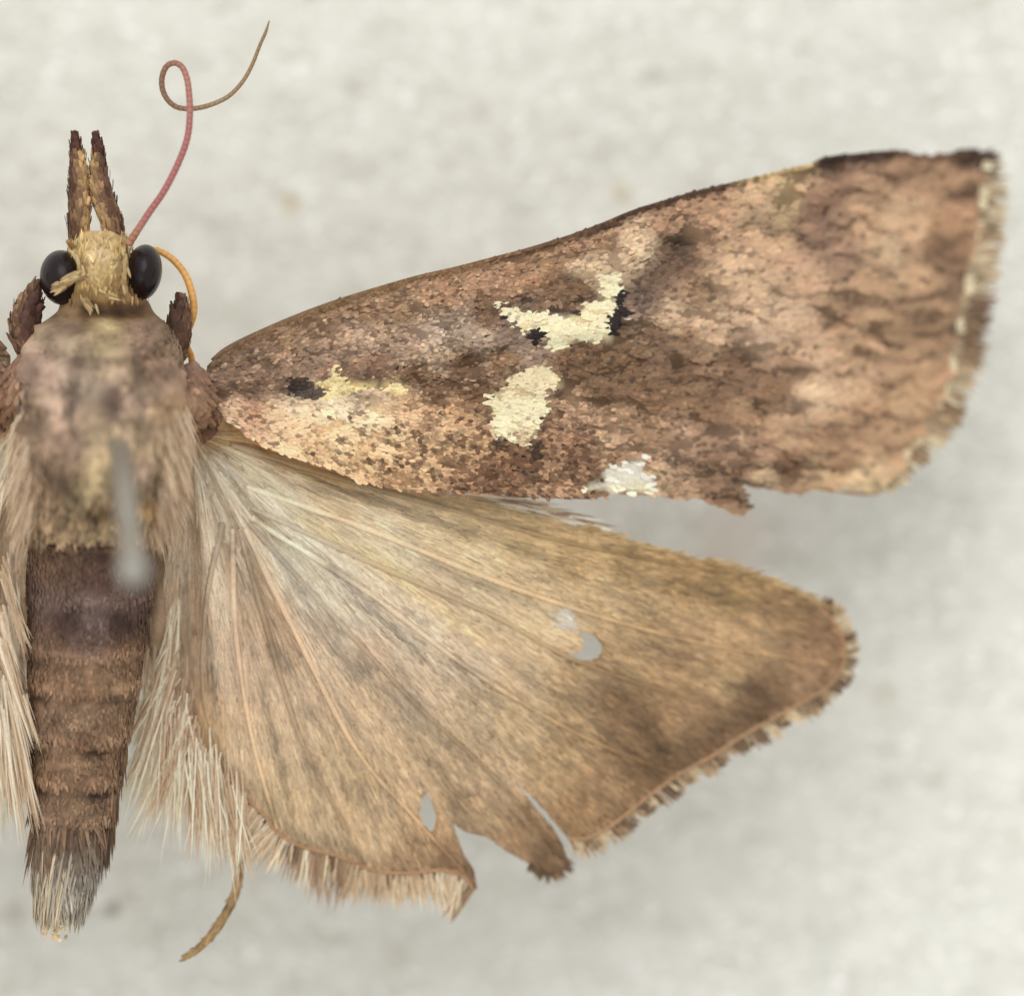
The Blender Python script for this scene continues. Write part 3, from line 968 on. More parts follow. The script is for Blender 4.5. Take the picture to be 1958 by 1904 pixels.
BLACK_T = [.88, 1.0, 1.0, 1.0, .75, .75, .7, .6, .7, .6, .6, .8]
BARE = Z2([(840, 1570), (900, 1540), (1000, 1500), (1110, 1470), (1150, 1480), (1120, 1560), (1200, 1600), (1210, 1690), (1130, 1715), (900, 1700), (740, 1690), (750, 1660), (880, 1640)])
COSTA = FW[1:27]


def fw_z(x, y):
    t = np.clip((x - 400) / 1500, 0, 1)
    z = .28 - .1 * t - 3.3 * t ** 2.6
    z = z - .22 * np.clip((y - 700) / 250, -1, 1.2) * (.4 + t * .6) * .6
    ang = np.arctan2(y - 745, x - 250)
    z = z + .030 * np.cos(ang * 46) * np.clip((x - 450) / 400, 0, 1)
    # fold along the middle vein
    d = y - np.interp(x, [400, 750, 900, 1100, 1500], [760, 730, 690, 655, 640])
    z = z - .035 * np.exp(-(d / 10) ** 2) + .05 * np.exp(-((d + 26) / 18) ** 2)
    return z


CREAM = lin((250, 236, 200))


def fw_clump(x, y):
    """height of the raised scale clumps, -1..1: ridges that run outward, wavy and broken"""
    u = (x - 250) * .975 + (y - 745) * .10
    v = -(x - 250) * .10 + (y - 745) * .975
    wv = v + 13 * vnoise(u / 40, v / 34, 71) + 6 * vnoise(u / 17, v / 17, 72)
    wu = u + 16 * vnoise(u / 36, v / 30, 73)
    a = vnoise(wu / 62, wv / 17, 74)
    b_ = vnoise(wu / 30, wv / 11, 75)
    return np.clip(.75 * a + .55 * b_, -1, 1)


def lift_c(c, g, sat=1.0):
    c = np.clip(c, 0, 1) ** g
    m_ = c.mean(-1, keepdims=True)
    return m_ + (c - m_) * sat


def strokes(c, x, y, S, wob):
    """paler and darker streaks along folds and veins: (points, width, factor)"""
    wx = x + wob * vnoise(x / 15, y / 15, 111)
    wy = y + wob * vnoise(x / 15, y / 15, 112)
    for pts, w_, f in S:
        e = np.exp(-(pdist(pts, wx, wy, False) / w_) ** 2)[:, None]
        c = c * (1 + e * (np.asarray(f, float) - 1))
    return c


FW_STROKES = [([(1090, 715), (1200, 715), (1330, 722), (1455, 745)], 46, .80), ([(700, 728), (800, 728), (900, 735), (1000, 720)], 20, .80), ([(408, 800), (470, 832), (560, 868), (640, 893)], 12, 1.35), ([(750, 705), (880, 690), (1000, 652)], 8, .58), ([(790, 692), (890, 676), (930, 664)], 8, 1.25), ([(430, 728), (500, 702), (570, 672)], 6, 1.35), ([(470, 748), (545, 736)], 4, 1.3),
              ([(1210, 602), (1330, 614), (1440, 610), (1500, 618)], 12, 1.28), ([(1380, 545), (1450, 520), (1540, 510)], 10, 1.2), ([(1215, 528), (1300, 482)], 26, .74), ([(1280, 890), (1400, 885), (1480, 895), (1560, 916)], 9, .55),
              ([(1690, 522), (1780, 490), (1850, 450)], 12, .66), ([(1740, 442), (1800, 420), (1845, 408)], 10, 1.3), ([(1760, 575), (1830, 550)], 12, .68), ([(1700, 640), (1790, 640)], 12, .75), ([(1560, 640), (1680, 650)], 9, 1.2),
              ([(1720, 700), (1800, 690)], 10, 1.2), ([(1600, 780), (1700, 800)], 10, .75), ([(1080, 520), (1160, 505), (1220, 480)], 14, 1.2), ([(620, 655), (700, 640), (740, 630)], 9, 1.25), ([(540, 765), (700, 768), (800, 775)], 9, 1.12),
              ([(1470, 560), (1560, 575), (1660, 560)], 9, .8), ([(1400, 470), (1500, 440)], 12, .85), ([(1330, 575), (1420, 568)], 7, .8)]
HW_STROKES = [([(430, 900), (520, 1030), (600, 1180), (680, 1290)], 15, .64), ([(700, 1285), (830, 1400), (960, 1490)], 13, .78), ([(640, 1010), (760, 1050), (900, 1110), (1060, 1172)], 13, .72), ([(690, 965), (850, 1018), (1000, 1085)], 12, 1.3),
              ([(560, 985), (700, 1056), (800, 1135), (930, 1230)], 17, (1.25, 1.2, 1.05)), ([(455, 900), (560, 1040), (700, 1235)], 20, 1.25), ([(398, 900), (395, 1050), (402, 1180)], 13, 1.3), ([(430, 960), (470, 1180), (520, 1400), (560, 1560)], 8, .72),
              ([(350, 1000), (350, 1150), (348, 1300), (400, 1440)], 9, .76), ([(385, 980), (420, 1150), (460, 1320)], 8, .82), ([(1060, 1212), (1250, 1282), (1430, 1332)], 9, 1.28), ([(1180, 1322), (1240, 1400), (1262, 1455)], 20, .66),
              ([(1398, 1312), (1445, 1322), (1480, 1346)], 15, .56), ([(960, 1250), (1120, 1360), (1260, 1490)], 9, .82), ([(820, 1320), (950, 1450), (1060, 1600)], 7, 1.25), ([(835, 1330), (965, 1465), (1070, 1610)], 7, .75),
              ([(1250, 1462), (1330, 1422), (1420, 1372)], 24, .78), ([(385, 852), (430, 834), (480, 844), (570, 890), (660, 920)], 9, (1.08, .93, .66)), ([(400, 870), (450, 872), (520, 925), (620, 985)], 12, 1.28), ([(560, 925), (700, 950), (830, 985)], 10, .82),
              ([(1290, 1120), (1420, 1160), (1560, 1230)], 14, .84), ([(1150, 1080), (1300, 1130), (1450, 1210)], 9, .86), ([(760, 1190), (900, 1300), (1010, 1390)], 9, .85), ([(480, 1240), (580, 1440), (660, 1590)], 9, .85)]


def fw_pig(x, y):
    wx = x + 6 * vnoise(x / 9, y / 9, 3) + 5 * vnoise(x / 4, y / 4, 5)
    wy = y + 4 * vnoise(x / 9, y / 9, 4) + 3 * vnoise(x / 4, y / 4, 6)
    c = lift_c(idw(FW_S, x, y, 9), 1.10, .84) * (1.52, 1.50, 1.42)
    t = np.clip((x - 950) / 450, 0, 1)
    fine = vnoise(x / 8, y / 7, 21) * .6 + vnoise(x / 4.5, y / 4.5, 22) * .5
    cl = fw_clump(x, y)
    med = fbm(x / 34, y / 24, 27, 2)
    low_ = np.clip((y - np.interp(x, [400, 1050], [765, 775])) / 18, 0, 1) * np.clip((1000 - x) / 180, 0, 1)
    m_ = c.mean(-1, keepdims=True)
    c = m_ + (c - m_) * (1 - .12 * t)[:, None]
    c = c * (1 + .30 * low_ + .22 * low_ * np.clip((900 - x) / 120, 0, 1) + .12 * t)[:, None]
    k = 1 + (1 - t) * (.42 * (1 - .65 * low_) * fine + .22 * med) + t * (.56 * cl + .08 * fine) + .12 * (1 - t) * cl
    c = c * np.clip(k, .35, 1.9)[:, None]
    c = strokes(c, x, y, FW_STROKES, 7)
    mx_ = c.max(1, keepdims=True)
    c = c * np.where(mx_ > .62, (.62 + (mx_ - .62) * .4) / np.maximum(mx_, .01), 1)
    # dark single scales peppered over the pale base of the hind half
    lower = np.clip((y - np.interp(x, [400, 1050, 1300], [768, 765, 800])) / 20, 0, 1) * np.clip((1270 - x) / 150, 0, 1)
    dens = np.clip((x - 560) / 420, 0, 1) * .55 + np.clip((y - 860) / 80, 0, 1) * .2
    pep = np.clip((vnoise(x / 7.6, y / 7.0, 40) - .58 + dens) * 6, 0, 1) * lower
    c = c * (1 - pep[:, None]) + (lin((104, 72, 50)) * .75 + c * .25) * pep[:, None]
    # pale single scales in the brown front half
    upper = (1 - lower) * np.clip((1150 - x) / 150, 0, 1)
    pep = np.clip((vnoise(x / 7.0, y / 6.0, 44) - .52) * 5, 0, 1) * upper
    c = c * (1 - pep[:, None] * .5) + lin((205, 176, 148)) * pep[:, None] * .5
    dcost = pdist(COSTA, x, y, False)
    cc = np.stack([np.interp(x, [400, 700, 935, 1060, 1200, 1390, 1440, 1530, 1560, 1690, 1730, 1800, 1840, 1900],
                             lin([(122, 94, 70), (132, 102, 70), (130, 98, 68), (108, 80, 56), (80, 56, 38), (88, 62, 44), (190, 160, 112), (198, 168, 120), (66, 48, 38), (72, 54, 42), (118, 88, 64), (122, 94, 70), (76, 56, 45), (72, 54, 43)])[:, k]) for k in range(3)], -1)
    wide = np.interp(x, [400, 900, 1300, 1440, 1530, 1560, 1690, 1760, 1830, 1900], [16, 16, 15, 8, 8, 30, 22, 12, 34, 42]) * (1 + .4 * vnoise(x / 16, y / 10, 47))
    e = np.clip((wide - dcost) / (wide * .5), 0, 1)[:, None]
    c = c * (1 - e) + cc * (1 + .18 * fine)[:, None] * e
    # black dashes, then the cream marks
    for pl, tt_ in zip(BLACKS, BLACK_T):
        h = (inside(pl, wx, wy)).astype(float) * tt_
        c = c * (1 - h[:, None]) + lin((40, 29, 27)) * h[:, None]
    for pl in (SPOT_UP, SPOT_LOW, SPOT_IN):
        h = inside(pl, wx, wy)
        kk = CREAM * (1 + .06 * vnoise(x / 12, y / 9, 50))[:, None]
        if pl is SPOT_LOW:
            top = np.clip((772 - y) / 40, 0, 1)[:, None]
            kk = kk * (1 - top * .5) + lin((212, 194, 152)) * top * .5
            low = np.clip((vnoise(x / 14, y / 12, 51) - .1) * 3, 0, 1)[:, None] * np.clip((y - 815) / 15, 0, 1)[:, None]
            kk = kk * (1 - .6 * low) + lin((195, 162, 120)) * .6 * low
        if pl is SPOT_IN:
            kk = kk * lin((246, 240, 214)) + .01
        c = np.where(h[:, None], kk, c)
    h = inside(BARE, wx, wy)
    c = np.where(h[:, None], np.where((y > 928)[:, None], lin((252, 244, 220)), lin((246, 242, 230))) * (1 + .06 * fine)[:, None], c)
    g_ = np.hypot(x - 1197, y - 617) < 9  # small white glint painted into the wing colour
    c = np.where(g_[:, None], lin((240, 243, 236)), c)
    return c


def margin_at(poly, s):
    p = np.asarray(poly, float)
    d = np.concatenate([[0], np.cumsum(np.linalg.norm(np.diff(p, axis=0), axis=1))])
    u = np.asarray(s) * d[-1]
    x, y = np.interp(u, d, p[:, 0]), np.interp(u, d, p[:, 1])
    e = 3.0
    x2, y2 = np.interp(u + e, d, p[:, 0]), np.interp(u + e, d, p[:, 1])
    x1, y1 = np.interp(u - e, d, p[:, 0]), np.interp(u - e, d, p[:, 1])
    tx, ty = x2 - x1, y2 - y1
    L = np.maximum(np.hypot(tx, ty), 1e-6)
    return x, y, tx / L, ty / L, d[-1]


def make_forewing(mir):
    wing = wing_mesh('forewing', FW, [], fw_z, lambda x, y: fw_pig(x, y), mir, M_MEMB, moth, 16)
    # scales
    parts = []
    for layer, (cnt, L, wd, lz) in enumerate(((20000, (13, 21), (6, 9.5), .012), (17000, (11, 19), (5, 8.5), .022), (10500, (8, 12), (6.5, 9), .034))):
        if mir:
            cnt = cnt // 3
        x = R.uniform(392, 1890, cnt * 2)
        y = R.uniform(290, 985, cnt * 2)
        ok = inside(FW, x, y) & (pdist(COSTA, x, y, False) > 2.5)
        x, y = x[ok][:cnt], y[ok][:cnt]
        nb = ~inside(BARE, x, y) | (R.uniform(0, 1, len(x)) < .08)
        x, y = x[nb], y[nb]
        m_ = len(x)
        ang = np.arctan2(y - 760, x - 250) * .9 + R.normal(0, .24, m_)
        big = np.interp(x, [450, 1000, 1500, 1900], [.75, .85, 1.3, 1.5]) * (1.6 if mir else 1)
        dx, dy = np.cos(ang), np.sin(ang)
        clump = fw_clump(x, y)
        rough = np.interp(x, [450, 1000, 1500], [.3, .6, 1.0])
        P = W(x, y, fw_z(x, y) + lz + .075 * rough * clump, mir)
        # the pigment of a scale is taken a little forward of its root, so marks end in scale-shaped steps
        col = fw_pig(x + dx * 5, y + dy * 5)
        cream = (col[:, 2] > .40)
        if layer == 2:      # loose single scales, darker or paler than their ground, gathered in drifts
            drift = fbm(x / 30, y / 22, 84, 2) + .35 * np.clip((y - 780) / 100, -1, 1) * np.clip((1250 - x) / 300, 0, 1)
            keep = (R.uniform(0, 1, m_) < np.interp(x, [450, 700, 1100, 1500], [.5, .75, .7, .12])) & (~cream | (R.uniform(0, 1, m_) < .08)) & ~inside(BARE, x, y)
            dark = R.normal(0, .4, m_) + drift * 1.3 > np.interp(x, [450, 800, 1000], [.25, .1, 0])
            f_ = np.where(dark, R.uniform(.42, .68, m_), R.uniform(1.08, 1.35, m_))
            keep &= dark | (R.uniform(0, 1, m_) < .55)
            col = col * np.minimum(f_[:, None], .72 / col.max(1, keepdims=True))
            x, y, ang, dx, dy, P, col, big, rough, cream = [q[keep] for q in (x, y, ang, dx, dy, P, col, big, rough, cream)]
            m_ = len(x)
        col = col * np.exp(R.normal(0, 1, m_) * np.where(cream, .04, np.interp(x, [900, 1500], [.11, .08])))[:, None]
        col = col * (1 + R.normal(0, .02, (m_, 3)))
        lift = (.04 + .22 * rough * R.uniform(0, 1, m_) ** 2)
        parts.append(blades(P, wdir(fw_z, x, y, dx, dy, mir), grad_n(fw_z, x, y, mir), R.uniform(*L, m_) * big / U, R.uniform(*wd, m_) * big ** .7 / U, col,
                            lift=lift, bend=-.08, col_tip=col * 1.08))
    V, F, K = merge(parts)
    o = mesh_obj('scale_coat', V, F, K, M_SCALE, wing)
    o['kind'] = 'stuff'
    # leading-edge vein, and the middle and hind veins
    for pts, r0, r1, dz, cl in ((COSTA[:22], 4.5, 2.5, -.01, None), ([(420, 742), (560, 715), (750, 700), (900, 668), (1010, 640)], 5, 3, -.015, None),
                                ([(410, 770), (600, 765), (800, 752), (980, 720), (1200, 690), (1450, 700)], 4, 2, -.03, None), ([(520, 858), (640, 892), (760, 930), (900, 940)], 3.5, 2, .02, None)):
        q = smooth_path(pts, 160)
        c = fw_pig(q[:, 0], q[:, 1] + 2)
        V, F, K = tube(W(q[:, 0], q[:, 1], fw_z(q[:, 0], q[:, 1]) + dz, mir), np.linspace(r0, r1, 160) / U, c, 8, .8)
        mesh_obj('vein', V, F, K, M_SCALE, wing)
    # scales standing over the leading edge
    cnt = 700
    x, y, tx, ty, _ = margin_at(COSTA, R.uniform(.01, .99, cnt))
    P = W(x, y + 3, fw_z(x, y) + R.uniform(-.02, .03, cnt), mir)
    Q = W(x + tx * 12, y + 1 + ty * 12 - R.uniform(-2, 4, cnt), fw_z(x, y) + R.uniform(-.01, .02, cnt), mir)
    c = fw_pig(x, y + 4) * np.exp(R.normal(0, .22, cnt))[:, None]
    V, F, K = blades(P, Q - P, np.tile([0, 0, 1.], (cnt, 1)), R.uniform(9, 17, cnt) / U, R.uniform(4, 7, cnt) / U, c, lift=.05)
    mesh_obj('edge_scales', V, F, K, M_SCALE, wing)['kind'] = 'stuff'
    # fringe along the outer margin: tufts, dark at the vein ends and pale between
    MARG = [(1888, 300), (1878, 383), (1863, 458), (1853, 530), (1842, 589), (1828, 668), (1806, 748), (1782, 802), (1733, 865), (1690, 930)]
    nt_ = 26
    for k in range(nt_):
        s0 = (k + .5) / nt_
        cnt = 42
        s = np.clip(s0 + np.clip(R.normal(0, .5, cnt), -.9, .9) / nt_, 0, 1)
        x, y, tx, ty, Ltot = margin_at(MARG, s)
        nx, ny = -ty * -1, tx * -1
        # outward normal: to the right of the downward margin
        nx, ny = ty, -tx
        if k < 1:
            base = (92, 68, 55)
        else:
            base = ((120, 97, 76), (208, 193, 164), (150, 124, 98), (212, 198, 170), (128, 102, 80), (196, 176, 144), (205, 190, 160))[(k * 3 + k // 4) % 7] if k < 14 else ((205, 188, 156), (172, 146, 114), (140, 114, 88), (210, 196, 168))[(k * 3) % 4]
        c = lin(base) * np.exp(R.normal(0, .16, cnt))[:, None]
        long = np.interp(s0, [0, .1, .3, .6, .8, 1], [.5, .85, 1.0, .95, .85, .5])
        droop = np.interp(s0, [0, .4, .8, 1], [.0, .05, .1, -.1])
        c = np.where((R.uniform(0, 1, cnt) < .3)[:, None], c * .4 + lin((165, 138, 108)) * .6, c)
        L = R.uniform(32, 80, cnt) * long
        P = W(x - nx * 7, y - ny * 7, fw_z(x, y) + R.uniform(-.02, .03, cnt), mir)
        Q = W(x - nx * 7 + nx * 30 - tx * droop * 30, y - ny * 7 + ny * 30 + R.normal(0, 6, cnt), fw_z(x, y) - .06 + R.uniform(-.08, .08, cnt), mir)
        V, F, K = blades(P, Q - P, np.tile([0, 0, 1.], (cnt, 1)), L / U, R.uniform(4, 8, cnt) / U, c, profile='hair' if k % 2 else 'wide', col_tip=c * 1.05)
        # short base row, pale and brown mixed
        cn2 = 9
        s2 = np.clip(s0 + R.uniform(-.5, .5, cn2) / nt_, 0, 1)
        x, y, tx, ty, _ = margin_at(MARG, s2)
        nx, ny = ty, -tx
        c2 = lin(((226, 212, 178), (196, 172, 136), (222, 206, 172), (150, 120, 90))[(k * 5 + k // 3) % 4]) * np.exp(R.normal(0, .22, cn2))[:, None]
        P2 = W(x - nx * 14, y - ny * 14, fw_z(x, y) + .05, mir)
        Q2 = W(x + nx * 12, y + ny * 12 + R.normal(0, 3, cn2), fw_z(x, y) + .05, mir)
        if R.uniform() < .38:
            c2 = c2 * .35 + lin((120, 94, 70)) * .65
        b2 = blades(P2, Q2 - P2, np.tile([0, 0, 1.], (cn2, 1)), R.uniform(14, 30, cn2) / U, R.uniform(7, 13, cn2) / U, c2, profile='wide')
        V, F, K = merge([(V, F, K), b2])
        mesh_obj('fringe_tuft', V, F, K, M_SCALE, wing)
    # pale hairs on the hind margin
    for a, bb, cnt, L, cl in (((1560, 928), (1668, 948), 16, 90, (175, 140, 98)), ((960, 948), (1110, 952), 34, 44, (120, 92, 70)), ((1385, 960), (1418, 968), 14, 34, (140, 110, 82)),
                              ((1660, 930), (1690, 925), 10, 30, (130, 100, 74))):
        t = R.uniform(0, 1, cnt)
        x, y = a[0] + (bb[0] - a[0]) * t - 40 * (L > 60), a[1] + (bb[1] - a[1]) * t - 4
        dxy = np.array([.97, .12]) + R.normal(0, .08, (cnt, 2))
        P = W(x, y, fw_z(x, y), mir)
        c = lin(cl) * np.exp(R.normal(0, .2, cnt))[:, None]
        V, F, K = blades(P, wdir(fw_z, x, y, dxy[:, 0], dxy[:, 1], mir), np.tile([0, 0, 1.], (cnt, 1)), R.uniform(.6, 1.1, cnt) * L / U, R.uniform(4, 7, cnt) / U, c, profile='hair', bend=-.04)
        mesh_obj('margin_hair', V, F, K, M_HAIR, wing)
    return wing


# ---- hindwing
HW = [(330, 815), (392, 800), (440, 800), (490, 836), (560, 868), (640, 892), (720, 915), (800, 932), (870, 948), (960, 970), (1060, 994), (1130, 1016), (1200, 1036), (1259, 1055), (1326, 1073), (1391, 1083), (1444, 1102), (1510, 1128),
      (1558, 1152), (1592, 1187), (1611, 1222), (1616, 1256), (1606, 1285), (1579, 1316), (1524, 1348), (1471, 1377), (1418, 1408), (1365, 1443), (1301, 1478), (1241, 1521), (1195, 1558), (1158, 1585), (1117, 1603), (1087, 1602),
      (1070, 1582), (1040, 1546), (1010, 1516), (986, 1494), (1008, 1524), (1030, 1552), (1056, 1580), (1076, 1615), (1084, 1640), (1078, 1664), (1050, 1672), (1010, 1650), (966, 1625), (933, 1600), (888, 1589), (866, 1573),
      (874, 1600), (888, 1635), (906, 1662), (912, 1698), (905, 1700), (884, 1674), (843, 1663), (790, 1668), (738, 1667), (693, 1655), (648, 1636), (588, 1621), (558, 1609), (528, 1588), (507, 1560), (477, 1530),
      (447, 1497), (423, 1475), (387, 1449), (368, 1418), (338, 1367), (306, 1330), (286, 1250), (276, 1150), (282, 1050), (290, 950), (300, 880)]
ZH = lambda p: zoom2(p, 1000, 1250, .3676)
def ragged(poly, amp, seed):
    q = smooth_path([*poly, poly[0]], 46)[:-1]
    return np.stack([q[:, 0] + amp * vnoise(q[:, 0] / 7, q[:, 1] / 7, seed), q[:, 1] + amp * vnoise(q[:, 0] / 7, q[:, 1] / 7, seed + 1)], -1)


HOLES = [ZH([(750, 668), (850, 640), (888, 590), (876, 535), (930, 515), (990, 565), (1022, 620), (985, 672), (900, 702), (820, 692)]),
         zoom2([(1418, 640), (1432, 590), (1462, 575), (1500, 660), (1522, 720), (1492, 815), (1450, 790), (1418, 720)], 450, 1600, .3575)]
HOLES = [ragged(HOLES[0], 5, 141), ragged(HOLES[1], 2.5, 143)]
HPALE = ZH([(700, 400), (760, 365), (820, 385), (850, 440), (850, 500), (790, 500), (720, 480)])
HW_S = [(430, 848, 200, 165, 108), (470, 842, 192, 150, 85), (520, 872, 188, 152, 92), (620, 895, 176, 145, 94), (700, 930, 178, 148, 98), (800, 950, 180, 150, 104), (420, 890, 222, 202, 176), (460, 870, 215, 190, 145), (500, 940, 220, 202, 172),
        (560, 985, 222, 206, 178), (650, 955, 190, 160, 115), (600, 930, 182, 150, 100), (560, 1050, 214, 200, 176), (640, 1055, 205, 186, 158), (620, 1130, 205, 188, 164), (700, 1000, 200, 175, 138), (800, 1005, 195, 165, 120), (760, 1040, 212, 190, 152),
        (660, 1180, 192, 174, 150), (900, 1005, 175, 145, 98), (1000, 1035, 165, 135, 88), (1100, 1060, 160, 128, 82), (1200, 1080, 155, 122, 75), (1300, 1110, 150, 115, 68), (1400, 1130, 145, 112, 65), (1500, 1170, 140, 105, 65), (1560, 1230, 136, 100, 66),
        (1550, 1290, 148, 112, 76), (1450, 1230, 155, 121, 83), (1350, 1200, 160, 126, 86), (1250, 1160, 166, 133, 91), (1150, 1140, 170, 140, 100), (1000, 1100, 178, 150, 112), (900, 1075, 196, 170, 128), (850, 1110, 176, 150, 118), (950, 1150, 188, 162, 126),
        (1050, 1195, 196, 168, 130), (700, 1150, 190, 168, 142), (800, 1200, 184, 162, 137), (700, 1250, 178, 150, 122), (620, 1200, 180, 152, 124), (900, 1260, 183, 158, 132), (1000, 1280, 182, 153, 118), (1100, 1300, 164, 131, 91), (1200, 1290, 155, 122, 82),
        (1300, 1300, 152, 117, 77), (1400, 1300, 165, 131, 88), (1440, 1322, 112, 80, 50), (1470, 1335, 118, 86, 54), (1200, 1350, 138, 103, 63), (1230, 1385, 112, 80, 46), (1195, 1340, 116, 84, 50), (1205, 1410, 120, 88, 54), (1300, 1380, 140, 105, 68), (1350, 1425, 122, 88, 54), (1250, 1460, 122, 88, 52),
        (1150, 1510, 143, 108, 70), (1100, 1400, 156, 123, 83), (1000, 1380, 168, 139, 102), (900, 1360, 174, 147, 114), (800, 1330, 176, 150, 122), (700, 1350, 174, 144, 111), (600, 1300, 178, 148, 116), (550, 1250, 172, 140, 106), (480, 1100, 180, 150, 115),
        (510, 1180, 168, 134, 98), (420, 1000, 210, 186, 156), (455, 1030, 195, 168, 136), (380, 1000, 192, 162, 128), (370, 1150, 174, 140, 104), (350, 1230, 165, 130, 92), (360, 1300, 172, 138, 102), (400, 1250, 188, 158, 128), (415, 1130, 200, 172, 140), (450, 1250, 178, 147, 115), (400, 1400, 188, 152, 110), (470, 1450, 188, 158, 122),
        (500, 1530, 188, 158, 118), (600, 1450, 180, 150, 114), (700, 1500, 172, 142, 105), (800, 1480, 170, 140, 105), (850, 1550, 160, 128, 92), (700, 1600, 174, 144, 107), (600, 1570, 182, 152, 114), (800, 1640, 162, 126, 86), (860, 1640, 136, 100, 66),
        (900, 1690, 124, 92, 60), (950, 1480, 172, 142, 107), (950, 1540, 160, 128, 92), (1010, 1590, 143, 108, 70), (1060, 1630, 114, 82, 50), (1050, 1480, 160, 128, 88), (1100, 1560, 148, 110, 68)]
HO = (376.0, 826.0)       # where the hindwing's folds run together


def hw_polar(x, y):
    return np.arctan2(y - HO[1], x - HO[0] + 12), np.hypot(x - HO[0], y - HO[1])


def hw_z(x, y):
    a, r = hw_polar(x, y)
    t = np.clip(r / 1250, 0, 1.1)
    z = -.22 - .1 * t - 1.4 * t ** 2.2
    g = np.clip(r / 200, 0, 1) * np.clip(1.3 - t, .3, 1)
    inner = np.clip((a - .9) / .4, 0, 1)
    z = z + g * (.075 + .05 * inner) * np.sin(a * 19 + .6 * np.sin(a * 7)) + .022 * g * np.sin(a * 47 + 1)
    z = z - .25 * np.clip((500 - x) / 150, 0, 1) * np.clip((y - 950) / 300, 0, 1)
    return z


MARG_H = [(1558, 1152), (1592, 1187), (1611, 1222), (1616, 1256), (1606, 1285), (1579, 1316), (1524, 1348), (1471, 1377), (1418, 1408), (1365, 1443), (1301, 1478), (1241, 1521), (1195, 1558), (1158, 1585), (1117, 1603), (1087, 1602)]
MARG_H2 = [(905, 1700), (884, 1674), (843, 1663), (790, 1668), (738, 1667), (693, 1655), (648, 1636), (588, 1621), (558, 1609), (528, 1588), (507, 1560), (477, 1530), (447, 1497), (423, 1475)]
MARG_H3 = [(1084, 1642), (1076, 1664), (1050, 1672), (1012, 1652)]


def hw_pig(x, y):
    a, r = hw_polar(x, y)
    c = lift_c(idw(HW_S, x, y, 16), .92, .80) * (1.49, 1.50, 1.39)
    base_ = np.clip(1.15 - r / 620, 0, 1)[:, None]
    m_ = c.mean(-1, keepdims=True)
    c = (m_ + (c - m_) * (1 - .30 * base_)) * (1 + .16 * base_)
    t = np.clip(r / 900, 0, 1)
    fine = fbm(r / 90, a * 44, 61, 2)
    wide = vnoise(r / 420, a * 17, 66)
    patch = fbm(x / 60, y / 46, 68, 2)
    dash = vnoise(r / 13, a * 1000 / 7, 63)
    k = 1 + (.46 - .24 * t) * fine + (.42 - .30 * t) * wide + (.06 + .14 * t) * patch + .24 * t * dash
    c = c * np.clip(k, .4, 1.6)[:, None]
    c = strokes(c, x, y, HW_STROKES, 5)
    mx_ = c.max(1, keepdims=True)
    c = c * np.where(mx_ > .7, (.7 + (mx_ - .7) * .5) / np.maximum(mx_, .01), 1)
    c = c * np.minimum(1, .88 / np.maximum(c.max(1, keepdims=True), .01))
    # a darker line just inside the outer margin
    d = np.minimum(pdist(MARG_H, x, y, False), pdist(MARG_H2, x, y, False))
    e = np.exp(-((d - 16) / 12) ** 2)[:, None]
    c = c * (1 - .30 * e) + lin((120, 84, 50)) * .2 * e
    h = np.exp(-(d / 6) ** 2)[:, None]
    c = c * (1 - .7 * h) + lin((196, 160, 124)) * .7 * h
    c = np.where(inside(HPALE, x + 3 * vnoise(x / 9, y / 9, 1), y)[:, None], lin((222, 212, 195)), c)
    return c


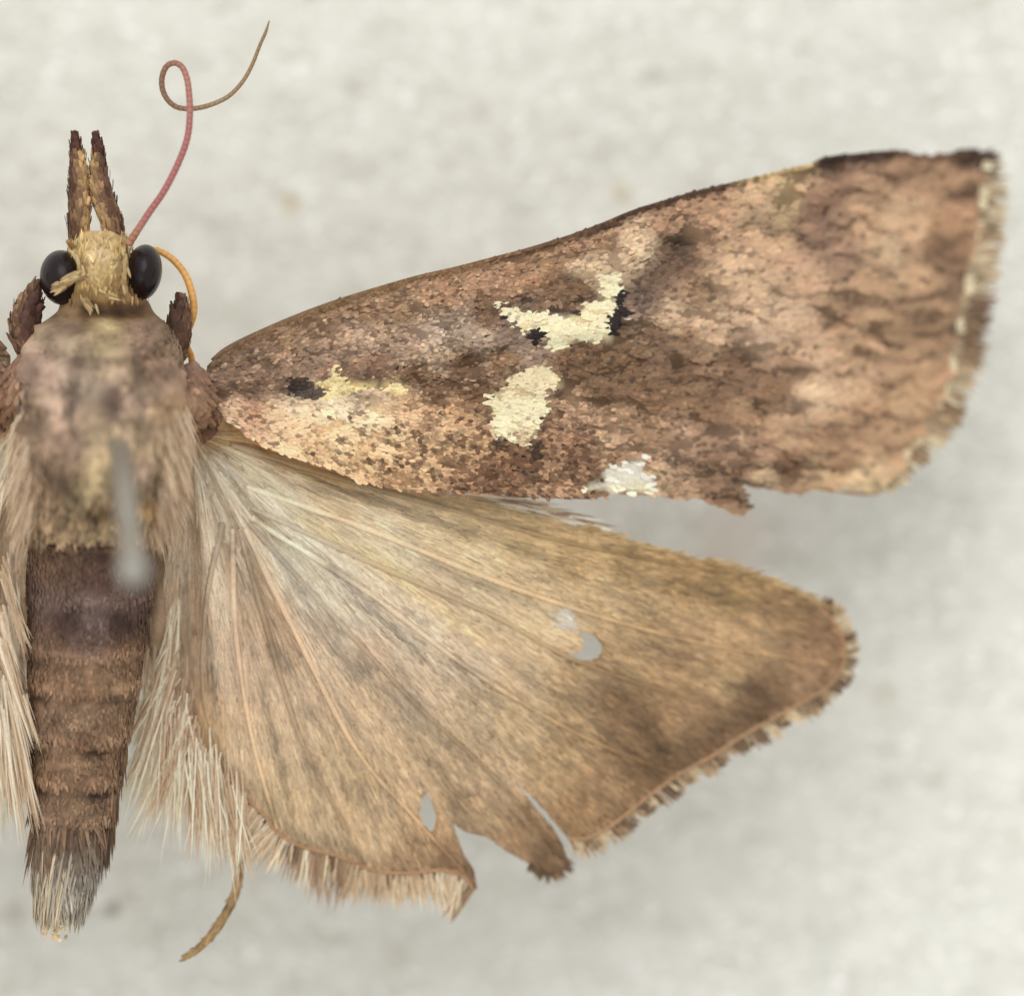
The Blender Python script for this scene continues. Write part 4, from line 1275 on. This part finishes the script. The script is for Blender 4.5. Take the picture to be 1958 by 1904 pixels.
def make_hindwing(mir):
    wing = wing_mesh('hindwing', HW, HOLES, hw_z, hw_pig, mir, M_MEMB, moth, 15)
    parts = []
    for layer, (cnt, L, wd, lz) in enumerate(((23000, (12, 26), (3.2, 5.6), .012), (25000, (11, 36), (2.2, 4.0), .022))):
        if mir:
            cnt = cnt // 2
        x = R.uniform(320, 1620, cnt * 2)
        y = R.uniform(824, 1704, cnt * 2)
        ok = inside(HW, x, y)
        for h in HOLES:
            ok &= ~inside(h, x, y) & (pdist(h, x, y) > 4)
        x, y = x[ok][:cnt], y[ok][:cnt]
        a, r = hw_polar(x, y)
        dx, dy = np.cos(a), np.sin(a)
        L_ = R.uniform(*L, len(x)) * np.interp(r, [100, 350, 600, 900], [1.9, 1.3, .95, .85])
        # keep the blades within the wing's outline
        ok = inside(HW, x + dx * L_ * .9, y + dy * L_ * .9)
        for h in HOLES:
            ok &= ~inside(h, x + dx * L_ * .8, y + dy * L_ * .8) & ~inside(h, x + dx * L_ * .4, y + dy * L_ * .4)
        ok &= inside(HW, x + dx * L_ * .45, y + dy * L_ * .45)
        x, y, a, r, dx, dy, L_ = [q[ok] for q in (x, y, a, r, dx, dy, L_)]
        m_ = len(x)
        ja = R.normal(0, .06, m_)
        dx, dy = dx * np.cos(ja) - dy * np.sin(ja), dx * np.sin(ja) + dy * np.cos(ja)
        P = W(x, y, hw_z(x, y) + lz, mir)
        col = hw_pig(x + dx * 10, y + dy * 10) * np.exp(R.normal(0, .15, m_))[:, None]
        gold = (R.uniform(0, 1, m_) < .04 * layer)[:, None]
        col = np.where(gold, col * np.minimum(1.4, .8 / col.max(1, keepdims=True)), col)
        parts.append(blades(P, wdir(hw_z, x, y, dx, dy, mir), grad_n(hw_z, x, y, mir), L_ / U, R.uniform(*wd, m_) / U, col, lift=.02 + .05 * R.uniform(0, 1, m_),
                            bend=-.03, profile='hair' if layer else 'scale', ridge=.35))
    V, F, K = merge(parts)
    o = mesh_obj('scale_coat', V, F, K, M_HAIR, wing)
    o['kind'] = 'stuff'
    # veins running out from the base to the margin
    vk = 0
    for pts in ([(440, 850), (600, 900), (830, 965), (1100, 1040), (1390, 1095)], [(470, 930), (700, 1010), (1000, 1130), (1300, 1220), (1590, 1270)], [(480, 970), (720, 1080), (950, 1180), (1100, 1262), (1300, 1330), (1470, 1375)],
                [(480, 990), (700, 1130), (900, 1280), (1100, 1400), (1290, 1480)], [(475, 1000), (640, 1180), (800, 1350), (960, 1500), (1075, 1640)], [(468, 1010), (560, 1200), (680, 1430), (790, 1560), (890, 1670)],
                [(458, 1010), (510, 1200), (570, 1400), (650, 1560), (690, 1650)], [(445, 1010), (450, 1200), (480, 1400), (530, 1585)], [(425, 1000), (395, 1150), (390, 1330), (430, 1470)]):
        q = smooth_path(pts, 120)
        vk += 1
        c = hw_pig(q[:, 0], q[:, 1]) * (1.16, .70, 1.12, .75)[vk % 4] + lin((180, 130, 70)) * .08
        V, F, K = tube(W(q[:, 0], q[:, 1], hw_z(q[:, 0], q[:, 1]) + .038, mir), np.linspace(6.5, 3.0, 120) * (1 + .25 * vnoise(q[:, 0] / 30, q[:, 1] / 30, vk)) / U, c, 7, .8)
        mesh_obj('vein', V, F, K, M_HAIR, wing)
    # rim of the outer margin
    for pts in (MARG_H, MARG_H2):
        q = smooth_path(pts, 160)
        V, F, K = tube(W(q[:, 0], q[:, 1], hw_z(q[:, 0], q[:, 1]) + .01, mir), np.full(160, 4.5) / U, np.tile(lin((185, 146, 108)), (160, 1)) * (1 + .1 * R.normal(0, 1, (160, 1)).clip(-1, 1)), 7, .7)
        mesh_obj('margin_rim', V, F, K, M_HAIR, wing)
    # fringe tufts: outer margin (short, dark and pale by turns) and lower margin (longer, ragged)
    for marg, nt_, Lr, dens, cols in ((MARG_H, 32, (22, 44), 16, ((122, 98, 72), (178, 152, 116), (205, 186, 152))), (MARG_H2, 24, (48, 100), 18, ((160, 132, 102), (200, 175, 142), (220, 202, 174), (192, 165, 132), (206, 184, 152))),
                                      (MARG_H3, 4, (12, 26), 12, ((100, 74, 48), (130, 100, 66)))):
        for k in range(nt_):
            s0 = (k + .5) / nt_
            cnt = int(dens * 1.9)
            s = np.clip(s0 + np.clip(R.normal(0, .4, cnt), -.7, .7) / nt_, 0, 1)
            x, y, tx, ty, _ = margin_at(marg, s)
            nx, ny = ty, -tx
            if marg is MARG_H:
                fx, fy = .55, .12
            elif marg is MARG_H2:
                fx, fy = .18, .25
            else:
                fx, fy = .2, .2
            base = lin(cols[(k * 7 + (k // 3)) % len(cols)])
            c = base * np.exp(R.normal(0, .15, cnt))[:, None]
            gap = R.uniform(.65, 1.15)
            L = R.uniform(*Lr, cnt) * gap
            ex, ey = nx + fx + R.normal(0, .14, cnt), ny + fy + R.normal(0, .14, cnt)
            P = W(x - nx * 3, y - ny * 3, hw_z(x, y) + R.uniform(-.03, .02, cnt), mir)
            Q = W(x + ex * 20, y + ey * 20, hw_z(x, y) + R.uniform(-.08, .04, cnt), mir)
            prt = [blades(P, Q - P, np.tile([0, 0, 1.], (cnt, 1)), L / U, R.uniform(2, 4.6, cnt) / U, c, profile='wide' if marg is MARG_H else 'hair', col_tip=c * 1.12)]
            if marg is not MARG_H3 and (k % 3 != 2):
                cn2 = 14       # short dark inner row
                s2 = np.clip(s0 + R.uniform(-.4, .4, cn2) / nt_, 0, 1)
                x, y, tx, ty, _ = margin_at(marg, s2)
                nx, ny = ty, -tx
                c2 = lin((112, 86, 62)) * np.exp(R.normal(0, .2, cn2))[:, None]
                P2 = W(x + nx * 3, y + ny * 3, hw_z(x, y) + .01, mir)
                Q2 = W(x + (nx + fx) * 22, y + (ny + fy * .5) * 22, hw_z(x, y) - .01, mir)
                prt.append(blades(P2, Q2 - P2, np.tile([0, 0, 1.], (cn2, 1)), R.uniform(16, 30, cn2) / U, R.uniform(4, 7, cn2) / U, c2, profile='wide'))
            V, F, K = merge(prt)
            mesh_obj('fringe_tuft', V, F, K, M_HAIR, wing)
    # long silky hairs of the inner margin, hanging between wing and abdomen
    for (bx, by, ex, ey, cnt, spread) in ((290, 1050, 282, 1260, 16, 9), (284, 1130, 274, 1330, 18, 9), (294, 1180, 272, 1370, 14, 9), (336, 1120, 318, 1290, 16, 10), (322, 1230, 285, 1400, 18, 14), (318, 1290, 250, 1480, 20, 16), (322, 1310, 272, 1520, 24, 18), (332, 1340, 300, 1560, 26, 18), (346, 1375, 330, 1590, 26, 20),
                                          (362, 1405, 360, 1600, 24, 20), (382, 1440, 392, 1620, 24, 18), (402, 1455, 418, 1660, 24, 18), (425, 1478, 448, 1650, 22, 18), (452, 1505, 466, 1670, 20, 16), (330, 1270, 232, 1420, 16, 12),
                                          (324, 1330, 236, 1540, 16, 14), (330, 1200, 300, 1290, 14, 8), (350, 1380, 262, 1590, 18, 18)):
        cnt = int(cnt * 3.4)
        x = bx + R.normal(0, spread * .6, cnt)
        y = by + R.normal(0, spread * 1.3, cnt)
        z0 = hw_z(np.full(cnt, 340.), np.full(cnt, 1300.)) + R.uniform(.0, .28, cnt)
        tx, ty = ex + R.normal(0, spread, cnt), ey + R.normal(0, spread, cnt)
        P = W(x, y, z0, mir)
        Q = W(tx, ty, z0 + R.uniform(-.1, .12, cnt), mir)
        dv = Q - P
        L = np.linalg.norm(dv, axis=1) * R.uniform(.65, 1.1, cnt)
        c = lin([(212, 188, 160), (202, 174, 144), (192, 162, 130)])[R.integers(0, 3, cnt)]
        white = (vnoise((x + tx) / 13, y / 60, 161) + R.normal(0, .2, cnt) > .18)[:, None]
        c = np.where(white, lin((244, 234, 212)), c)
        V, F, K = blades(P, dv, np.tile([0, 0, 1.], (cnt, 1)) + R.normal(0, .3, (cnt, 3)), L, R.uniform(1.6, 4, cnt) / U, c, profile='hair', bend=R.normal(0, .07, cnt), col_tip=np.clip(c * 1.1, 0, .9))
        mesh_obj('hair_tuft', V, F, K, M_HAIR, wing)
    if mir:   # on this side the silky hairs lie over the flank of the abdomen
        for (bx, by, ex, ey, cnt, spread) in ((10, 1090, 46, 1235, 26, 9), (18, 1130, 56, 1240, 16, 7), (4, 1180, 40, 1330, 26, 10), (6, 1240, 66, 1440, 24, 9), (14, 1300, 68, 1560, 24, 9), (2, 1330, 40, 1600, 26, 12), (26, 1390, 78, 1590, 18, 8),
                                              (-16, 1300, 8, 1560, 24, 12), (44, 1330, 74, 1430, 14, 6)):
            cnt = cnt * 2
            x, y = bx + R.normal(0, spread * .6, cnt), by + R.normal(0, spread * 1.4, cnt)
            z0 = R.uniform(.15, .42, cnt)
            P = W(x, y, z0)
            Q = W(ex + R.normal(0, spread * .7, cnt), ey + R.normal(0, spread, cnt), z0 + R.uniform(-.15, .1, cnt))
            c = lin([(242, 232, 210), (214, 190, 160), (232, 216, 190), (198, 170, 138)])[(R.integers(0, 3, cnt) + R.integers(0, 2)) % 4]
            V, F, K = blades(P, Q - P, np.tile([0, 0, 1.], (cnt, 1)) + R.normal(0, .3, (cnt, 3)), np.linalg.norm(Q - P, axis=1) * R.uniform(.6, 1.1, cnt), R.uniform(2.5, 5.5, cnt) / U, c, profile='hair', bend=R.normal(0, .05, cnt))
            mesh_obj('hair_tuft', V, F, K, M_HAIR, wing)
    # silky hairs on the front edge, showing in the gap below the forewing
    for k in range(5):
        cnt = 34
        x = R.uniform(830, 960, cnt) + k * 32
        y = np.interp(x, [830, 960, 1060, 1130], [944, 968, 992, 1014]) - R.uniform(2, 16, cnt)
        P = W(x, y, hw_z(x, y) + .02, mir)
        Q = W(x + 90, y + R.uniform(6, 26, cnt), hw_z(x + 90, y + 12) + .03, mir)
        c = lin([(246, 238, 220), (225, 204, 168), (160, 130, 105)])[R.integers(0, 3, cnt)]
        V, F, K = blades(P, Q - P, np.tile([0, 0, 1.], (cnt, 1)), R.uniform(60, 120, cnt) / U, R.uniform(3, 5, cnt) / U, c, profile='hair')
        mesh_obj('margin_hair', V, F, K, M_HAIR, wing)
    # short cilia along the rest of the front edge
    cnt = 260
    s = R.uniform(0, 1, cnt)
    fr = [(1100, 1006), (1200, 1036), (1259, 1055), (1326, 1073), (1391, 1083), (1444, 1102), (1510, 1128), (1558, 1152)]
    x, y, tx, ty, _ = margin_at(fr, s)
    P = W(x, y + 2, hw_z(x, y), mir)
    Q = W(x + tx * 20 + 3, y + ty * 20 - R.uniform(0, 9, cnt), hw_z(x, y) + R.uniform(-.03, .03, cnt), mir)
    c = lin([(205, 178, 130), (165, 132, 85), (190, 160, 112)])[R.integers(0, 3, cnt)]
    V, F, K = blades(P, Q - P, np.tile([0, 0, 1.], (cnt, 1)), R.uniform(16, 46, cnt) / U, R.uniform(3, 5, cnt) / U, c, profile='hair')
    mesh_obj('margin_hair', V, F, K, M_HAIR, wing)
    return wing


make_forewing(False)
make_hindwing(False)
make_forewing(True)
make_hindwing(True)

# ------------------------------------------------------------------ the insect pin
pin = bpy.data.objects.new('insect_pin', None)
pin.empty_display_size = .3
C.objects.link(pin)
pin['label'] = 'pale grey pin stuck through the back of the moth, rising out of focus'
pin['category'] = 'pin'
q = smooth_path([(255, 1086, 7.0), (249, 1030, 6.0), (238, 935, 4.3), (229, 868, 2.8), (215, 822, 1.4), (205, 800, -.5), (200, 800, -2.5), (200, 800, -5.0)], 90)
P = W(q[:, 0], q[:, 1], q[:, 2])
r = np.interp(np.linspace(0, 1, 90), [0, .85, 1], [.165, .14, .02])
V, F, K = tube(P, r, np.ones((90, 3)), 20)
mesh_obj('pin_shaft', V, F, None, M_PIN, pin)
d = P[0] - P[2]
d /= np.linalg.norm(d)
s = np.linspace(0, 1, 12)
Pn = P[0] - d * .05 + d[None] * s[:, None] * .26
V, F, K = tube(Pn, .20 * np.sqrt(np.clip(1 - (2 * s - 1) ** 4, .02, 1)), np.ones((12, 3)), 24)
mesh_obj('pin_head', V, F, None, M_PIN, pin)
